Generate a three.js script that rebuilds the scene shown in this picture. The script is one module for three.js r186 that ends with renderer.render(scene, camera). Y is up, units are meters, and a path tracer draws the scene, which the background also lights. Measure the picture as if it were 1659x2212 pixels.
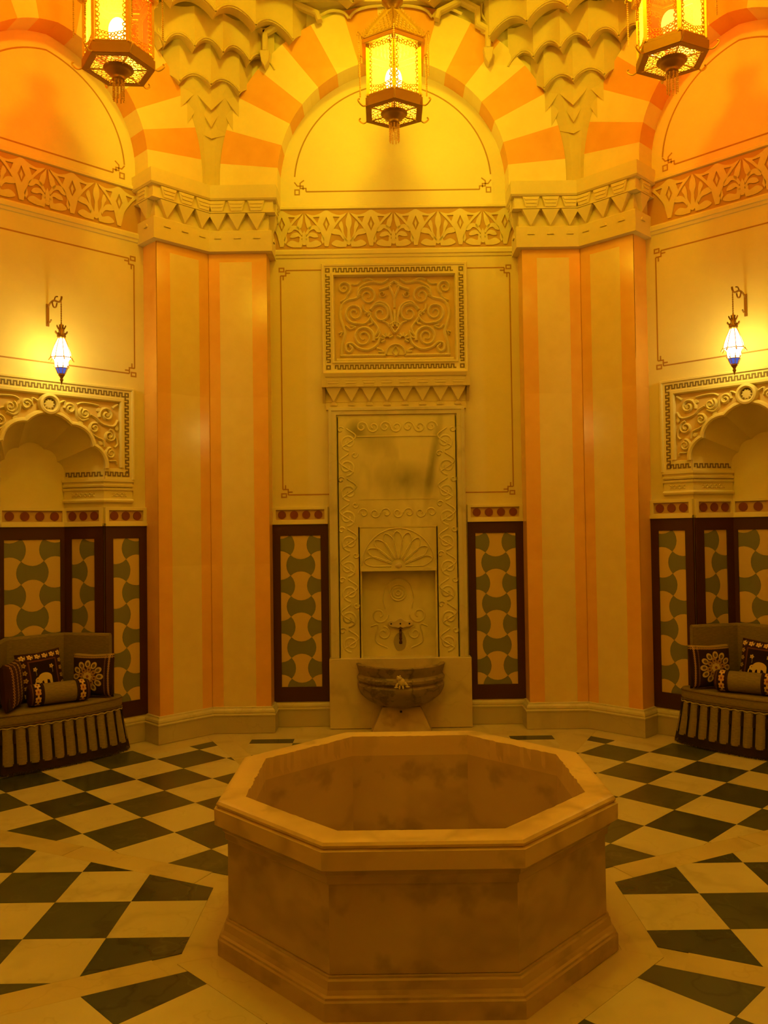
import * as THREE from 'three';
import { mergeGeometries, toCreasedNormals } from 'three/addons/utils/BufferGeometryUtils.js';
import { RoundedBoxGeometry } from 'three/addons/geometries/RoundedBoxGeometry.js';

// ---------------------------------------------------------------- camera, exposure
const scene = new THREE.Scene();
scene.background = new THREE.Color(0, 0, 0);
const camera = new THREE.PerspectiveCamera(2 * Math.atan(1106 / 1821.88) * 180 / Math.PI, 1659 / 2212, 0.05, 60);
camera.rotation.order = 'YXZ';
camera.position.set(-0.1371, 1.9678, 4.3802);
camera.rotation.set(0.0236, 0.0002, -0.0143);
scene.add(camera);
const renderer = new THREE.WebGLRenderer({ antialias: true });
renderer.toneMapping = THREE.LinearToneMapping;
renderer.toneMappingExposure = 0.345;
renderer.shadowMap.enabled = true;
const LAMP_WARM = new THREE.Color().setRGB(1, 0.82, 0.010);      // the tint of the lantern bulbs
const LAMP_WALL = new THREE.Color().setRGB(1, 0.74, 0.04);      // the small wall lamps burn whiter
const LANTERN_CD = 8, DOME_CD = 122, WALLLAMP_CD = 1.9;

// ---------------------------------------------------------------- helpers
const C45 = Math.SQRT1_2, PI = Math.PI, rad = d => d * PI / 180;
let seed = 7;
const rnd = () => { seed = (seed * 1664525 + 1013904223) >>> 0; return seed / 4294967296; };
const used = {};
function numbered(n) { if (used[n] === undefined) { used[n] = 0; return n; } used[n]++; return n + '_' + String(used[n]).padStart(3, '0'); }
function tag(o, label, category, group, kind) { o.userData.label = label; o.userData.category = category; if (group) o.userData.group = group; if (kind) o.userData.kind = kind; return o; }
function thing(name, label, category, group, kind, pos = [0, 0, 0], turn = 0) {
  const o = new THREE.Group(); o.name = numbered(name); o.position.set(...pos); o.rotation.y = turn; scene.add(o); o.updateMatrixWorld(true);
  return tag(o, label, category, group, kind);
}
function boxUV(g, k = 1) {              // uv in metres from the axis a face looks along
  const p = g.attributes.position, n = p.count, uv = new Float32Array(n * 2), a = new THREE.Vector3(), b = new THREE.Vector3(), c = new THREE.Vector3();
  for (let i = 0; i < n; i += 3) {
    a.fromBufferAttribute(p, i); b.fromBufferAttribute(p, i + 1); c.fromBufferAttribute(p, i + 2);
    b.sub(a); c.sub(a); b.cross(c); const x = Math.abs(b.x), y = Math.abs(b.y), z = Math.abs(b.z);
    for (let j = i; j < i + 3; j++) {
      const u = x > y && x > z ? p.getZ(j) : p.getX(j), v = y > x && y >= z ? p.getZ(j) : p.getY(j);
      uv[2 * j] = u * k; uv[2 * j + 1] = v * k;
    }
  }
  g.setAttribute('uv', new THREE.BufferAttribute(uv, 2)); return g;
}
function norm(g, keepUV) {
  let h = g.index ? g.toNonIndexed() : g;
  for (const k of Object.keys(h.attributes)) if (!['position', 'normal', 'uv'].includes(k)) h.deleteAttribute(k);
  if (!h.attributes.normal) h.computeVertexNormals();
  if (!keepUV || !h.attributes.uv) boxUV(h);
  return h;
}
function merged(gs, keepUV) { gs = (Array.isArray(gs) ? gs : [gs]).map(g => norm(g, keepUV)); return gs.length === 1 ? gs[0] : mergeGeometries(gs); }
function mesh(name, gs, mat, parent, opt = {}) {
  const m = new THREE.Mesh(opt.raw ? gs : merged(gs, opt.uv), mat); m.name = parent === scene ? numbered(name) : name; m.castShadow = m.receiveShadow = true;
  if (opt.frame) { const rel = parent.matrixWorld.clone().invert().multiply(opt.frame); rel.decompose(m.position, m.quaternion, m.scale); m.updateMatrix(); }
  if (opt.label) m.userData.label = opt.label;
  if (opt.kind) m.userData.kind = opt.kind;
  parent.add(m); return m;
}
function tris(list) { const g = new THREE.BufferGeometry(); g.setAttribute('position', new THREE.BufferAttribute(new Float32Array(list), 3)); g.computeVertexNormals(); return g; }
const wallMap = (a, b, h) => [a, b, h], floorMap = (a, b, h) => [a, h, b];
// a profile [[offset, height]] swept along a 2D path; a positive offset lies on the right hand of the path's direction
function sweepRings(path, prof, { closed = false, map = wallMap, ws } = {}) {
  const n = path.length, rings = [];
  for (let i = 0; i < n; i++) {
    const pr = path[(i - 1 + n) % n], p = path[i], nx = path[(i + 1) % n];
    let d0 = [p[0] - pr[0], p[1] - pr[1]], d1 = [nx[0] - p[0], nx[1] - p[1]];
    if (!closed && i === 0) d0 = d1; if (!closed && i === n - 1) d1 = d0;
    const l0 = Math.hypot(...d0) || 1, l1 = Math.hypot(...d1) || 1, n0 = [d0[1] / l0, -d0[0] / l0], n1 = [d1[1] / l1, -d1[0] / l1];
    const k = Math.max(0.25, 1 + n0[0] * n1[0] + n0[1] * n1[1]), m = [(n0[0] + n1[0]) / k, (n0[1] + n1[1]) / k], w = ws ? ws[i] : 1;
    rings.push(prof.map(([o, h]) => map(p[0] + m[0] * o * w, p[1] + m[1] * o * w, h * (ws ? Math.sqrt(w) : 1))));
  }
  return rings;
}
function band(r0, r1, out) { for (let j = 0; j + 1 < r0.length; j++) out.push(...r0[j], ...r1[j], ...r1[j + 1], ...r0[j], ...r1[j + 1], ...r0[j + 1]); }
function cap(r, out) { for (let j = 1; j + 1 < r.length; j++) out.push(...r[0], ...r[j], ...r[j + 1]); }
function sweep(path, prof, opt = {}) {
  const r = sweepRings(path, prof, opt), out = [], n = r.length;
  for (let i = 0; i + 1 < n + (opt.closed ? 1 : 0); i++) band(r[i], r[(i + 1) % n], out);
  if (!opt.closed && opt.cap !== false) { cap(r[0], out); cap(r[n - 1], out); }
  const g = tris(out); return opt.smooth ? toCreasedNormals(g, opt.smooth) : g;
}
function sweepSegments(path, prof, opt) {      // one geometry for each side of a closed path, mitred and capped
  const r = sweepRings(path, prof, { ...opt, closed: true }), n = r.length, res = [];
  for (let i = 0; i < n; i++) { const out = []; band(r[i], r[(i + 1) % n], out); cap(r[i], out); cap(r[(i + 1) % n], out); res.push(tris(out)); }
  return res;
}
const roundProf = (w, h) => [[-w / 2, 0], [-w * 0.36, h * 0.62], [0, h], [w * 0.36, h * 0.62], [w / 2, 0]];
function stroke(pts, w, h, z = 0, taper) {      // a half-round raised line on a wall
  const n = pts.length, ws = taper ? pts.map((_, i) => { const t = i / (n - 1); return taper === 'end' ? 1 - 0.6 * t : 0.35 + 0.65 * Math.sin(PI * Math.min(1, Math.max(0, t))); }) : undefined;
  const pr = roundProf(w, h); const g = sweep(pts, pr, { ws, smooth: 0.9, map: (a, b, k) => [a, b, k + z] }); return g;
}
function ribbon(pts, w, h, z = 0, closed = false) { return sweep(pts, [[-w / 2, 0], [-w / 2, h], [w / 2, h], [w / 2, 0]], { closed, map: (a, b, k) => [a, b, k + z] }); }
function spiral(cx, cy, r0, r1, a0, turns, n = 0) { n = n || Math.max(10, Math.ceil(Math.abs(turns) * 18)); const p = []; for (let i = 0; i <= n; i++) { const t = i / n, a = a0 + t * turns * 2 * PI, r = r0 + (r1 - r0) * t; p.push([cx + r * Math.cos(a), cy + r * Math.sin(a)]); } return p; }
function curve(pts, n = 24, closed = false) { return new THREE.CatmullRomCurve3(pts.map(p => new THREE.Vector3(p[0], p[1], p[2] || 0)), closed).getPoints(n).map(v => [v.x, v.y]); }
function arcPts(p, q, sag, n = 8) {       // circular arc p to q bulging to the left of p -> q by sag
  const mx = (p[0] + q[0]) / 2, my = (p[1] + q[1]) / 2, dx = q[0] - p[0], dy = q[1] - p[1], L = Math.hypot(dx, dy), h = L / 2, R = (h * h + sag * sag) / (2 * sag);
  const nx = -dy / L, ny = dx / L, cx = mx - nx * (R - sag), cy = my - ny * (R - sag), a0 = Math.atan2(p[1] - cy, p[0] - cx); let a1 = Math.atan2(q[1] - cy, q[0] - cx);
  if (sag > 0) { while (a1 > a0) a1 -= 2 * PI; } else { while (a1 < a0) a1 += 2 * PI; }
  const o = []; for (let i = 0; i <= n; i++) { const a = a0 + (a1 - a0) * i / n; o.push([cx + Math.abs(R) * Math.cos(a), cy + Math.abs(R) * Math.sin(a)]); } return o;
}
function shapeOf(pts, holes = []) { const s = new THREE.Shape(pts.map(p => new THREE.Vector2(p[0], p[1]))); for (const h of holes) s.holes.push(new THREE.Path(h.map(p => new THREE.Vector2(p[0], p[1])))); return s; }
function plate(pts, z0, z1, holes, bevel = 0) {   // a flat outline with thickness, from z0 to z1
  const g = new THREE.ExtrudeGeometry(shapeOf(pts, holes), { depth: z1 - z0 - bevel * 2, bevelEnabled: bevel > 0, bevelThickness: bevel, bevelSize: bevel, bevelOffset: -bevel, bevelSegments: 1, curveSegments: 6 });
  g.translate(0, 0, z0 + bevel); return g;
}
function box(x0, x1, y0, y1, z0, z1) { const g = new THREE.BoxGeometry(x1 - x0, y1 - y0, z1 - z0); g.translate((x0 + x1) / 2, (y0 + y1) / 2, (z0 + z1) / 2); return g; }
function at(g, x, y, z, ry = 0, rx = 0, rz = 0) { if (rx) g.rotateX(rx); if (rz) g.rotateZ(rz); if (ry) g.rotateY(ry); return g.translate(x, y, z); }
function mirrored(g) { const h = g.clone().scale(-1, 1, 1); for (const k of ['position', 'normal', 'uv']) { const a = h.attributes[k], n = a.itemSize; for (let i = 0; i < a.count; i += 3) for (let j = 0; j < n; j++) { const t = a.array[(i + 1) * n + j]; a.array[(i + 1) * n + j] = a.array[(i + 2) * n + j]; a.array[(i + 2) * n + j] = t; } } return h; }
const rect = (x0, x1, y0, y1) => [[x0, y0], [x1, y0], [x1, y1], [x0, y1]];
function clip(poly, a, b, c) {           // keeps a*x + b*y <= c
  const o = []; for (let i = 0; i < poly.length; i++) { const p = poly[i], q = poly[(i + 1) % poly.length], dp = a * p[0] + b * p[1] - c, dq = a * q[0] + b * q[1] - c; if (dp <= 0) o.push(p); if ((dp < 0 && dq > 0) || (dp > 0 && dq < 0)) { const t = dp / (dp - dq); o.push([p[0] + (q[0] - p[0]) * t, p[1] + (q[1] - p[1]) * t]); } } return o;
}
function areaOf(p) { let a = 0; for (let i = 0; i < p.length; i++) { const q = p[(i + 1) % p.length]; a += p[i][0] * q[1] - q[0] * p[i][1]; } return a / 2; }
function lathe(pts, seg = 24, a0 = 0, al = 2 * PI) { return new THREE.LatheGeometry(pts.map(p => new THREE.Vector2(p[0], p[1])), seg, a0, al); }
function tube(pts, r, seg = 6, n) { return new THREE.TubeGeometry(new THREE.CatmullRomCurve3(pts.map(p => new THREE.Vector3(...p))), n || pts.length * 4, r, seg); }

// ---------------------------------------------------------------- textures
function hash(x, y, s) { let h = (x * 374761393 + y * 668265263 + s * 2147483647) | 0; h = Math.imul(h ^ (h >>> 13), 1274126177); return ((h ^ (h >>> 16)) >>> 0) / 4294967296; }
function vnoise(x, y, per, s) { const xi = Math.floor(x), yi = Math.floor(y), f = t => t * t * (3 - 2 * t), u = f(x - xi), v = f(y - yi), w = (a, b) => hash(((a % per) + per) % per, ((b % per) + per) % per, s); return (w(xi, yi) * (1 - u) + w(xi + 1, yi) * u) * (1 - v) + (w(xi, yi + 1) * (1 - u) + w(xi + 1, yi + 1) * u) * v; }
function fbm(u, v, per, oct, s) { let a = 0, k = 0.5, t = 0; for (let i = 0; i < oct; i++) { a += k * vnoise(u * per, v * per, per, s + i); t += k; k *= 0.5; per *= 2; } return a / t; }
function texture(n, fn, srgb = true, rep = 1) {
  const d = new Uint8Array(n * n * 4);
  for (let y = 0; y < n; y++) for (let x = 0; x < n; x++) { const c = fn(x / n, y / n), i = 4 * (y * n + x); d[i] = 255 * Math.min(1, Math.max(0, c[0])); d[i + 1] = 255 * Math.min(1, Math.max(0, c[1])); d[i + 2] = 255 * Math.min(1, Math.max(0, c[2])); d[i + 3] = 255; }
  const t = new THREE.DataTexture(d, n, n); t.wrapS = t.wrapT = THREE.RepeatWrapping; t.magFilter = THREE.LinearFilter; t.minFilter = THREE.LinearMipmapLinearFilter; t.generateMipmaps = true; if (srgb) t.colorSpace = THREE.SRGBColorSpace; t.repeat.set(rep, rep); t.needsUpdate = true; return t;
}
function again(t, r) { const c = t.clone(); c.repeat.set(r, r); c.needsUpdate = true; return c; }
const mixc = (a, b, t) => [a[0] + (b[0] - a[0]) * t, a[1] + (b[1] - a[1]) * t, a[2] + (b[2] - a[2]) * t];
function veins(u, v, s, sharp, per = 3) { const w = fbm(u, v, per, 5, s) + 0.35 * fbm(u, v, per * 2, 4, s + 20); return Math.max(0, 1 - Math.abs(w - 0.67) * sharp); }
const T = {};
T.white = texture(768, (u, v) => { let c = mixc([0.89, 0.86, 0.80], [0.79, 0.75, 0.68], fbm(u, v, 4, 5, 3)); const a = veins(u, v, 11, 14), b = veins(u, v, 41, 60, 5); c = mixc(c, [0.60, 0.57, 0.53], 0.40 * a * fbm(u, v, 5, 3, 5)); return mixc(c, [0.62, 0.57, 0.50], 0.16 * b); }, true, 0.55);
T.dark = texture(512, (u, v) => { let c = mixc([0.33, 0.35, 0.33], [0.44, 0.45, 0.42], fbm(u, v, 6, 5, 71)); c = mixc(c, [0.62, 0.62, 0.57], 0.55 * veins(u, v, 91, 45, 4) * fbm(u, v, 4, 3, 17)); return mixc(c, [0.25, 0.26, 0.25], 0.5 * veins(u, v, 55, 30)); }, true, 0.8);
T.orange = texture(512, (u, v) => { const f = fbm(u, v * 0.5, 4, 5, 23), h = fbm(u, v, 16, 3, 29); return mixc([0.88, 0.65, 0.35], [0.97, 0.78, 0.48], 0.75 * f + 0.35 * h); }, true, 0.6);
T.yellow = texture(512, (u, v) => { const f = fbm(u, v * 0.5, 4, 5, 33), h = fbm(u, v, 20, 3, 39); return mixc([0.88, 0.79, 0.58], [0.95, 0.88, 0.70], 0.7 * f + 0.35 * h); }, true, 0.6);
T.plaster = texture(512, (u, v) => { const f = fbm(u, v, 3, 5, 43), h = fbm(u, v, 32, 2, 49); return mixc([0.88, 0.83, 0.67], [0.93, 0.88, 0.73], 0.7 * f + 0.3 * h); }, true, 0.35);
T.grain = texture(256, (u, v) => { const g = 0.6 * fbm(u, v, 24, 3, 61) + 0.4 * fbm(u, v, 4, 3, 66); return [g, g, g]; }, false, 2);
T.weave = texture(256, (u, v) => { const g = 0.5 + 0.25 * Math.sin(u * 2 * PI * 40) * Math.sin(v * 2 * PI * 40) + 0.3 * (fbm(u, v, 30, 2, 77) - 0.5); return [g, g, g]; }, false, 4);
T.olive = texture(256, (u, v) => mixc([0.47, 0.42, 0.31], [0.57, 0.51, 0.38], fbm(u, v * 4, 16, 3, 81)), true, 3);
T.slab = texture(1024, (u, v) => {          // the old fountain slab: grey veins and the long dark stains seen on it
  let c = mixc([0.93, 0.91, 0.80], [0.82, 0.79, 0.67], fbm(u, v, 5, 5, 103)); c = mixc(c, [0.62, 0.60, 0.53], 0.35 * veins(u, v, 111, 12) * fbm(u, v, 6, 3, 115));
  const bl = (x, y, rx, ry) => Math.max(0, 1 - Math.hypot((u - x) / rx, (v - y) / ry)), n = 0.4 + 0.9 * fbm(u, v, 12, 4, 121);
  const s = bl(0.17, 0.93, 0.1, 0.05) + 0.8 * bl(0.83 - (0.9 - v) * 0.35, 0.8, 0.05, 0.22) + 0.7 * bl(0.55, 0.72, 0.33, 0.09) + 0.5 * bl(0.32, 0.9, 0.2, 0.08);
  return mixc(c, [0.40, 0.40, 0.33], Math.min(0.6, s * n * 0.75)); });
T.bowl = texture(512, (u, v) => mixc(mixc([0.66, 0.58, 0.49], [0.44, 0.38, 0.33], fbm(u, v, 6, 5, 131)), [0.28, 0.24, 0.22], 0.6 * veins(u, v, 141, 14, 4)), true, 1.4);
T.basin = texture(1024, (u, v) => { let c = mixc([0.91, 0.84, 0.75], [0.82, 0.73, 0.64], fbm(u, v, 5, 5, 151)); c = mixc(c, [0.60, 0.52, 0.46], 0.45 * veins(u, v, 161, 14) * fbm(u, v, 4, 3, 166)); const st = Math.max(0, fbm(u, v, 12, 5, 171) - 0.62) * 2.5; return mixc(c, [0.55, 0.50, 0.44], Math.min(0.35, st)); }, true, 0.5);
function canvasTex(w, h, draw) { const c = document.createElement('canvas'); c.width = w; c.height = h; const x = c.getContext('2d'); draw(x, w, h); const t = new THREE.CanvasTexture(c); t.colorSpace = THREE.SRGBColorSpace; return t; }

// ---------------------------------------------------------------- materials
const std = (o) => new THREE.MeshPhysicalMaterial({ side: THREE.DoubleSide, roughness: 0.7, ...o });
const lin = (r, g, b) => new THREE.Color().setRGB(r, g, b);
const M = {
  plaster: std({ map: T.plaster, roughness: 0.62, bumpMap: T.grain, bumpScale: 0.0008 }),
  stuccoWork: std({ map: again(T.plaster, 0.9), color: lin(0.93, 0.90, 0.82), roughness: 0.75, bumpMap: T.grain, bumpScale: 0.001 }),
  friezeGround: std({ color: lin(0.56, 0.34, 0.15), roughness: 0.8, bumpMap: T.grain, bumpScale: 0.001 }),
  reliefGround: std({ color: lin(0.70, 0.50, 0.26), roughness: 0.8, bumpMap: T.grain, bumpScale: 0.001 }),
  line: std({ color: lin(0.42, 0.22, 0.09), roughness: 0.7 }),
  fret: std({ color: lin(0.20, 0.14, 0.075), roughness: 0.7 }),
  orange: std({ map: T.orange, roughness: 0.17, bumpMap: again(T.grain, 1), bumpScale: 0.0006 }),
  yellow: std({ map: T.yellow, roughness: 0.17, bumpMap: again(T.grain, 1), bumpScale: 0.0006 }),
  vOrange: std({ map: T.orange, color: lin(0.92, 0.80, 0.75), roughness: 0.42 }), vYellow: std({ map: T.yellow, roughness: 0.42 }),
  marble: std({ map: T.white, roughness: 0.3 }), marbleWarm: std({ map: T.white, color: lin(0.96, 0.90, 0.78), roughness: 0.28 }), marbleGrey: std({ map: T.white, color: lin(0.78, 0.76, 0.70), roughness: 0.3 }),
  darkMarble: std({ map: T.dark, color: lin(0.46, 0.49, 0.44), roughness: 0.26 }), darkMarbleB: std({ map: T.dark, color: lin(0.64, 0.66, 0.58), roughness: 0.3 }),
  grout: std({ color: lin(0.42, 0.37, 0.30), roughness: 0.9 }),
  tileOchre: std({ color: lin(0.66, 0.50, 0.26), roughness: 0.4, bumpMap: T.grain, bumpScale: 0.0006 }), tileGrey: std({ color: lin(0.20, 0.21, 0.17), roughness: 0.4, bumpMap: T.grain, bumpScale: 0.0006 }),
  maroon: std({ color: lin(0.055, 0.014, 0.010), roughness: 0.42 }), disc: std({ color: lin(0.21, 0.05, 0.03), roughness: 0.5 }), discGround: std({ color: lin(0.56, 0.38, 0.19), roughness: 0.6 }),
  slab: std({ map: T.slab, color: lin(1.0, 0.98, 0.80), roughness: 0.42 }), slabCut: std({ map: again(T.slab, 0.7), color: lin(1.0, 0.98, 0.80), roughness: 0.46 }), bowl: std({ map: T.bowl, roughness: 0.5 }), basin: std({ map: T.basin, color: lin(0.78, 0.74, 0.74), roughness: 0.36 }), coping: std({ map: T.basin, color: lin(0.98, 0.94, 0.86), roughness: 0.32 }), muqarnas: std({ map: again(T.plaster, 0.9), color: lin(0.80, 0.72, 0.58), roughness: 0.8, bumpMap: T.grain, bumpScale: 0.001 }),  // basin darkened, coping lightened, muqarnas darkened: light and shade put into the colours
  brass: std({ color: lin(0.80, 0.55, 0.18), metalness: 0.85, roughness: 0.35 }), brassDark: std({ color: lin(0.36, 0.20, 0.07), metalness: 0.8, roughness: 0.42 }), bronze: std({ color: lin(0.10, 0.055, 0.03), metalness: 0.6, roughness: 0.4 }), black: std({ color: lin(0.01, 0.01, 0.01) }),
  olive: std({ map: T.olive, roughness: 0.9, bumpMap: T.weave, bumpScale: 0.0012 }), oliveDark: std({ map: T.olive, color: lin(0.62, 0.55, 0.45), roughness: 0.9, bumpMap: T.weave, bumpScale: 0.0012 }), skirtLining: std({ color: lin(0.022, 0.014, 0.010), roughness: 1 }),
  tassel: std({ color: lin(0.026, 0.011, 0.010), roughness: 0.95 }), cordPale: std({ color: lin(0.42, 0.36, 0.27), roughness: 0.9 }), maroonCloth: std({ color: lin(0.05, 0.012, 0.014), roughness: 0.95, bumpMap: T.weave, bumpScale: 0.001 }),
  amber: new THREE.MeshPhysicalMaterial({ side: THREE.DoubleSide, color: lin(1, 0.92, 0.30), transmission: 1, thickness: 0, roughness: 0.4, ior: 1.45 }),
  redGlass: new THREE.MeshPhysicalMaterial({ side: THREE.DoubleSide, color: lin(1, 0.09, 0.02), transmission: 1, thickness: 0, roughness: 0.3, ior: 1.45 }),
  bulb: new THREE.MeshStandardMaterial({ color: 0xffffff, emissive: lin(1, 0.88, 0.55), emissiveIntensity: 40 }),
  lampGlass: new THREE.MeshStandardMaterial({ color: 0xffffff, emissive: lin(1, 0.92, 0.70), emissiveIntensity: 11 }),
  lampBlue: new THREE.MeshStandardMaterial({ color: lin(0.05, 0.1, 0.5), emissive: lin(0.10, 0.18, 0.9), emissiveIntensity: 1.6 }),
};

// ---------------------------------------------------------------- the plan of the hall
const A = 4.0373, S = 1.8691, DEP = 0.248, AD = (S + A) * C45, HD = (A - S) * C45;   // apothem and half side of the main sides, recess, the same of the diagonal sides
const Y0 = 5.44;                                                                      // springing, top of the capitals
const main = { half: S, p: 0.586, w: 1.165, e: 0.04, yc: 5.55, W: 1.745, E: 0.02, dist: A, ang: [5, 16.5, 28, 39.5, 51, 62.5, 74, 85.5] };
const diag = { half: HD, p: 0.582, w: 0.87, e: 0.12, yc: 5.52, W: 1.48, E: 0.06, dist: AD, ang: [8, 20, 32, 44, 56, 68, 80] };
for (const b of [main, diag]) b.bh = b.half - b.p;
const BAY = i => (i % 2 ? diag : main), FRAME = i => new THREE.Matrix4().makeRotationY(i * PI / 4).multiply(new THREE.Matrix4().makeTranslation(0, 0, -BAY(i).dist));
const SIDE = ['back', 'back_left', 'left', 'front_left', 'front', 'front_right', 'right', 'back_right'];
const archR = (w, e, f) => { const R = w + e, c = Math.abs(Math.cos(f)), s = Math.sin(f); return -e * c + Math.sqrt(R * R - e * e * s * s); };
const archPt = (w, e, yc, f) => { const r = archR(w, e, f); return [r * Math.cos(f), yc + r * Math.sin(f)]; };
const archArc = (w, e, yc, f0, f1, n) => Array.from({ length: n + 1 }, (_, i) => archPt(w, e, yc, f0 + (f1 - f0) * i / n));
const extHalf = (b, y) => { const R = b.W + b.E, h = y - b.yc; return h < 0 ? b.W : h >= R ? 0 : Math.max(0, Math.sqrt(R * R - h * h) - b.E); };

// ---------------------------------------------------------------- floor
{
  const floor = thing('floor', 'pale marble floor with radiating fields of dark and light square tiles round the octagonal basin', 'floor', null, 'structure');
  const oct = Array.from({ length: 16 }, (_, i) => [5.6 * Math.cos(i * PI / 8), 5.6 * Math.sin(i * PI / 8)]);
  const bg = plate(oct, -0.14, -0.003).rotateX(-PI / 2);
  mesh('bed_slab', [bg, box(-1.6, 1.6, -0.14, -0.003, 5, 8)], M.marbleWarm, floor);
  const flat = (pts, mat, name, ang, kind) => { const g = norm(plate(pts, -0.012, 0).rotateX(-PI / 2)); const du = rnd() * 3, dv = rnd() * 3, uv = g.attributes.uv, sw = rnd() > 0.5; for (let i = 0; i < uv.count; i++) { const x = uv.getX(i), y = uv.getY(i); uv.setXY(i, (sw ? y : x) + du, (sw ? x : y) + dv); } const m = mesh(name, g, mat, floor, { raw: true }); m.rotation.y = ang; return g; };
  const R0 = 1.118, tq = Math.tan(PI / 8);
  for (let i = 0; i < 8; i++) {
    const b = BAY(i), ang = i * PI / 4, cell = b === main ? 0.41 : 0.432, x0 = R0 * tq, lx = b.half - x0, ly = b.dist - R0, L = Math.hypot(lx, ly), nx = ly / L, ny = -lx / L, hw = 0.088;
    flat([[-0.944 * tq, 0.944], [0.944 * tq, 0.944], [x0 - 0.001, R0 - 0.001], [-x0 + 0.001, R0 - 0.001]], M.marbleWarm, 'ring_slab', ang);
    const rest = [];
    for (let r = 0; r < 9; r++) for (let q = -5; q <= 5; q++) {
      const far = b === diag && Math.abs(q) <= 1 ? b.dist + 0.07 : b.dist - 0.30; if (b === main && Math.abs(q) > 3 && r > 4) continue;
      let p = rect((q - 0.5) * cell + 0.0007, (q + 0.5) * cell - 0.0007, R0 + r * cell + 0.0007, Math.min(far, R0 + (r + 1) * cell - 0.0007));
      if (R0 + r * cell >= far - 0.02) continue;
      p = clip(p, nx, ny, nx * x0 + ny * R0 - hw); if (p.length > 2) p = clip(p, -nx, ny, nx * x0 + ny * R0 - hw);
      if (p.length < 3 || areaOf(p) < 0.0012) continue;
      const dark = Math.abs(r + q) % 2 === 1;
      if (i === 4) { if (dark) rest.push(plate(p, -0.012, 0).rotateX(-PI / 2)); continue; }
      flat(p, dark ? (rnd() > 0.4 ? M.darkMarble : M.darkMarbleB) : M.marble, dark ? 'dark_tile' : 'light_tile', ang);
    }
    if (rest.length) { const m = mesh('dark_tile_field', rest, M.darkMarble, floor); m.rotation.y = ang; }
    // the radial band on this sector's +x edge, in three slabs
    const P = (t, o) => [x0 + lx * t + nx * o, R0 + ly * t + ny * o];
    for (const [t0, t1] of [[0.03, 0.34], [0.343, 0.66], [0.663, 0.955]]) flat([P(t0, -hw + 0.001), P(t0, hw - 0.001), P(t1, hw - 0.001), P(t1, -hw + 0.001)].reverse(), M.marbleWarm, 'band_slab', ang);
  }
}

// ---------------------------------------------------------------- bay walls
function lobes(sc = 1, y0 = 2.598, ky = 1, n = 8) {      // the scalloped arch of the alcoves, right to left
  const k = [[0.527, 2.598], [0.405, 2.795], [0.199, 2.972], [-0.199, 2.972], [-0.405, 2.795], [-0.527, 2.598]], sg = [0.042, 0.058, 0.092, 0.058, 0.042], o = [];
  for (let i = 0; i < 5; i++) { const a = arcPts(k[i], k[i + 1], -sg[i], n); if (i) a.shift(); o.push(...a); }
  return o.map(([x, y]) => [x * sc, y0 + (y - 2.598) * ky]);
}
function ogee(list) { return curve(list, list.length * 3); }
const UW = 0.462, UH = 0.406;
const uPl = (pts, z0, z1, holes) => plate(pts.map(([x, y]) => [x * UW, y * UH]), z0, z1, holes && holes.map(h => h.map(([x, y]) => [x * UW, y * UH])));
const mir = p => [p, p.map(([x, y]) => [-x, y]).reverse()];
const G = {};
G.spandrel = merged([uPl([...ogee([[-0.46, 0.91], [-0.30, 0.86], [-0.15, 0.90], [0, 0.985], [0.15, 0.90], [0.30, 0.86], [0.46, 0.91]]), ...ogee([[0.42, 0.85], [0.29, 0.70], [0.19, 0.55], [0.115, 0.40], [0.08, 0.25], [0.04, 0.06]]), ...ogee([[-0.04, 0.06], [-0.08, 0.25], [-0.115, 0.40], [-0.19, 0.55], [-0.29, 0.70], [-0.42, 0.85]])], 0, 0.014, [[[0, 0.82], [0.075, 0.62], [0, 0.44], [-0.075, 0.62]], [[0.15, 0.82], [0.30, 0.81], [0.20, 0.66]], [[-0.15, 0.82], [-0.20, 0.66], [-0.30, 0.81]]]), uPl([[0, 0.72], [0.03, 0.62], [0, 0.50], [-0.03, 0.62]].reverse(), 0, 0.014)]);
const leafBase = [[0.025, 0.20], [0.10, 0.29], [0.12, 0.17], [0.28, 0.22], [0.39, 0.12], [0.27, 0.05], [0.06, 0.04]];
G.palmetteA = merged([
  ...mir([[0.015, 0.90], [0.13, 0.72], [0.17, 0.56], [0.12, 0.47], [0.06, 0.56], [0.03, 0.70]]), ...mir(ogee([[0.03, 0.40], [0.13, 0.57], [0.26, 0.60], [0.36, 0.50], [0.36, 0.42], [0.28, 0.44], [0.22, 0.50], [0.13, 0.46], [0.06, 0.34]])),
  ...mir(ogee([[0.04, 0.30], [0.15, 0.42], [0.27, 0.39], [0.31, 0.30], [0.22, 0.29], [0.12, 0.32], [0.06, 0.22]])), ...mir(ogee(leafBase)), ...mir([[0.40, 0.36], [0.455, 0.24], [0.42, 0.12], [0.375, 0.22]]), [[-0.035, 0.10], [0.035, 0.10], [0.045, 0.36], [0, 0.48], [-0.045, 0.36]]].map(p => uPl(p, 0, 0.014)));
G.palmetteB = merged([
  ogee([[0, 0.93], [0.055, 0.80], [0.065, 0.62], [0.03, 0.48], [0.035, 0.10], [-0.035, 0.10], [-0.03, 0.48], [-0.065, 0.62], [-0.055, 0.80]]).slice(0, -1),
  ...mir(ogee([[0.04, 0.22], [0.11, 0.40], [0.12, 0.56], [0.16, 0.70], [0.22, 0.60], [0.18, 0.50], [0.14, 0.36], [0.06, 0.16]])), ...mir(ogee([[0.10, 0.30], [0.22, 0.48], [0.34, 0.50], [0.39, 0.40], [0.30, 0.36], [0.20, 0.34], [0.12, 0.22]])), ...mir(ogee(leafBase))].map(p => uPl(p, 0, 0.014)));

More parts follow.
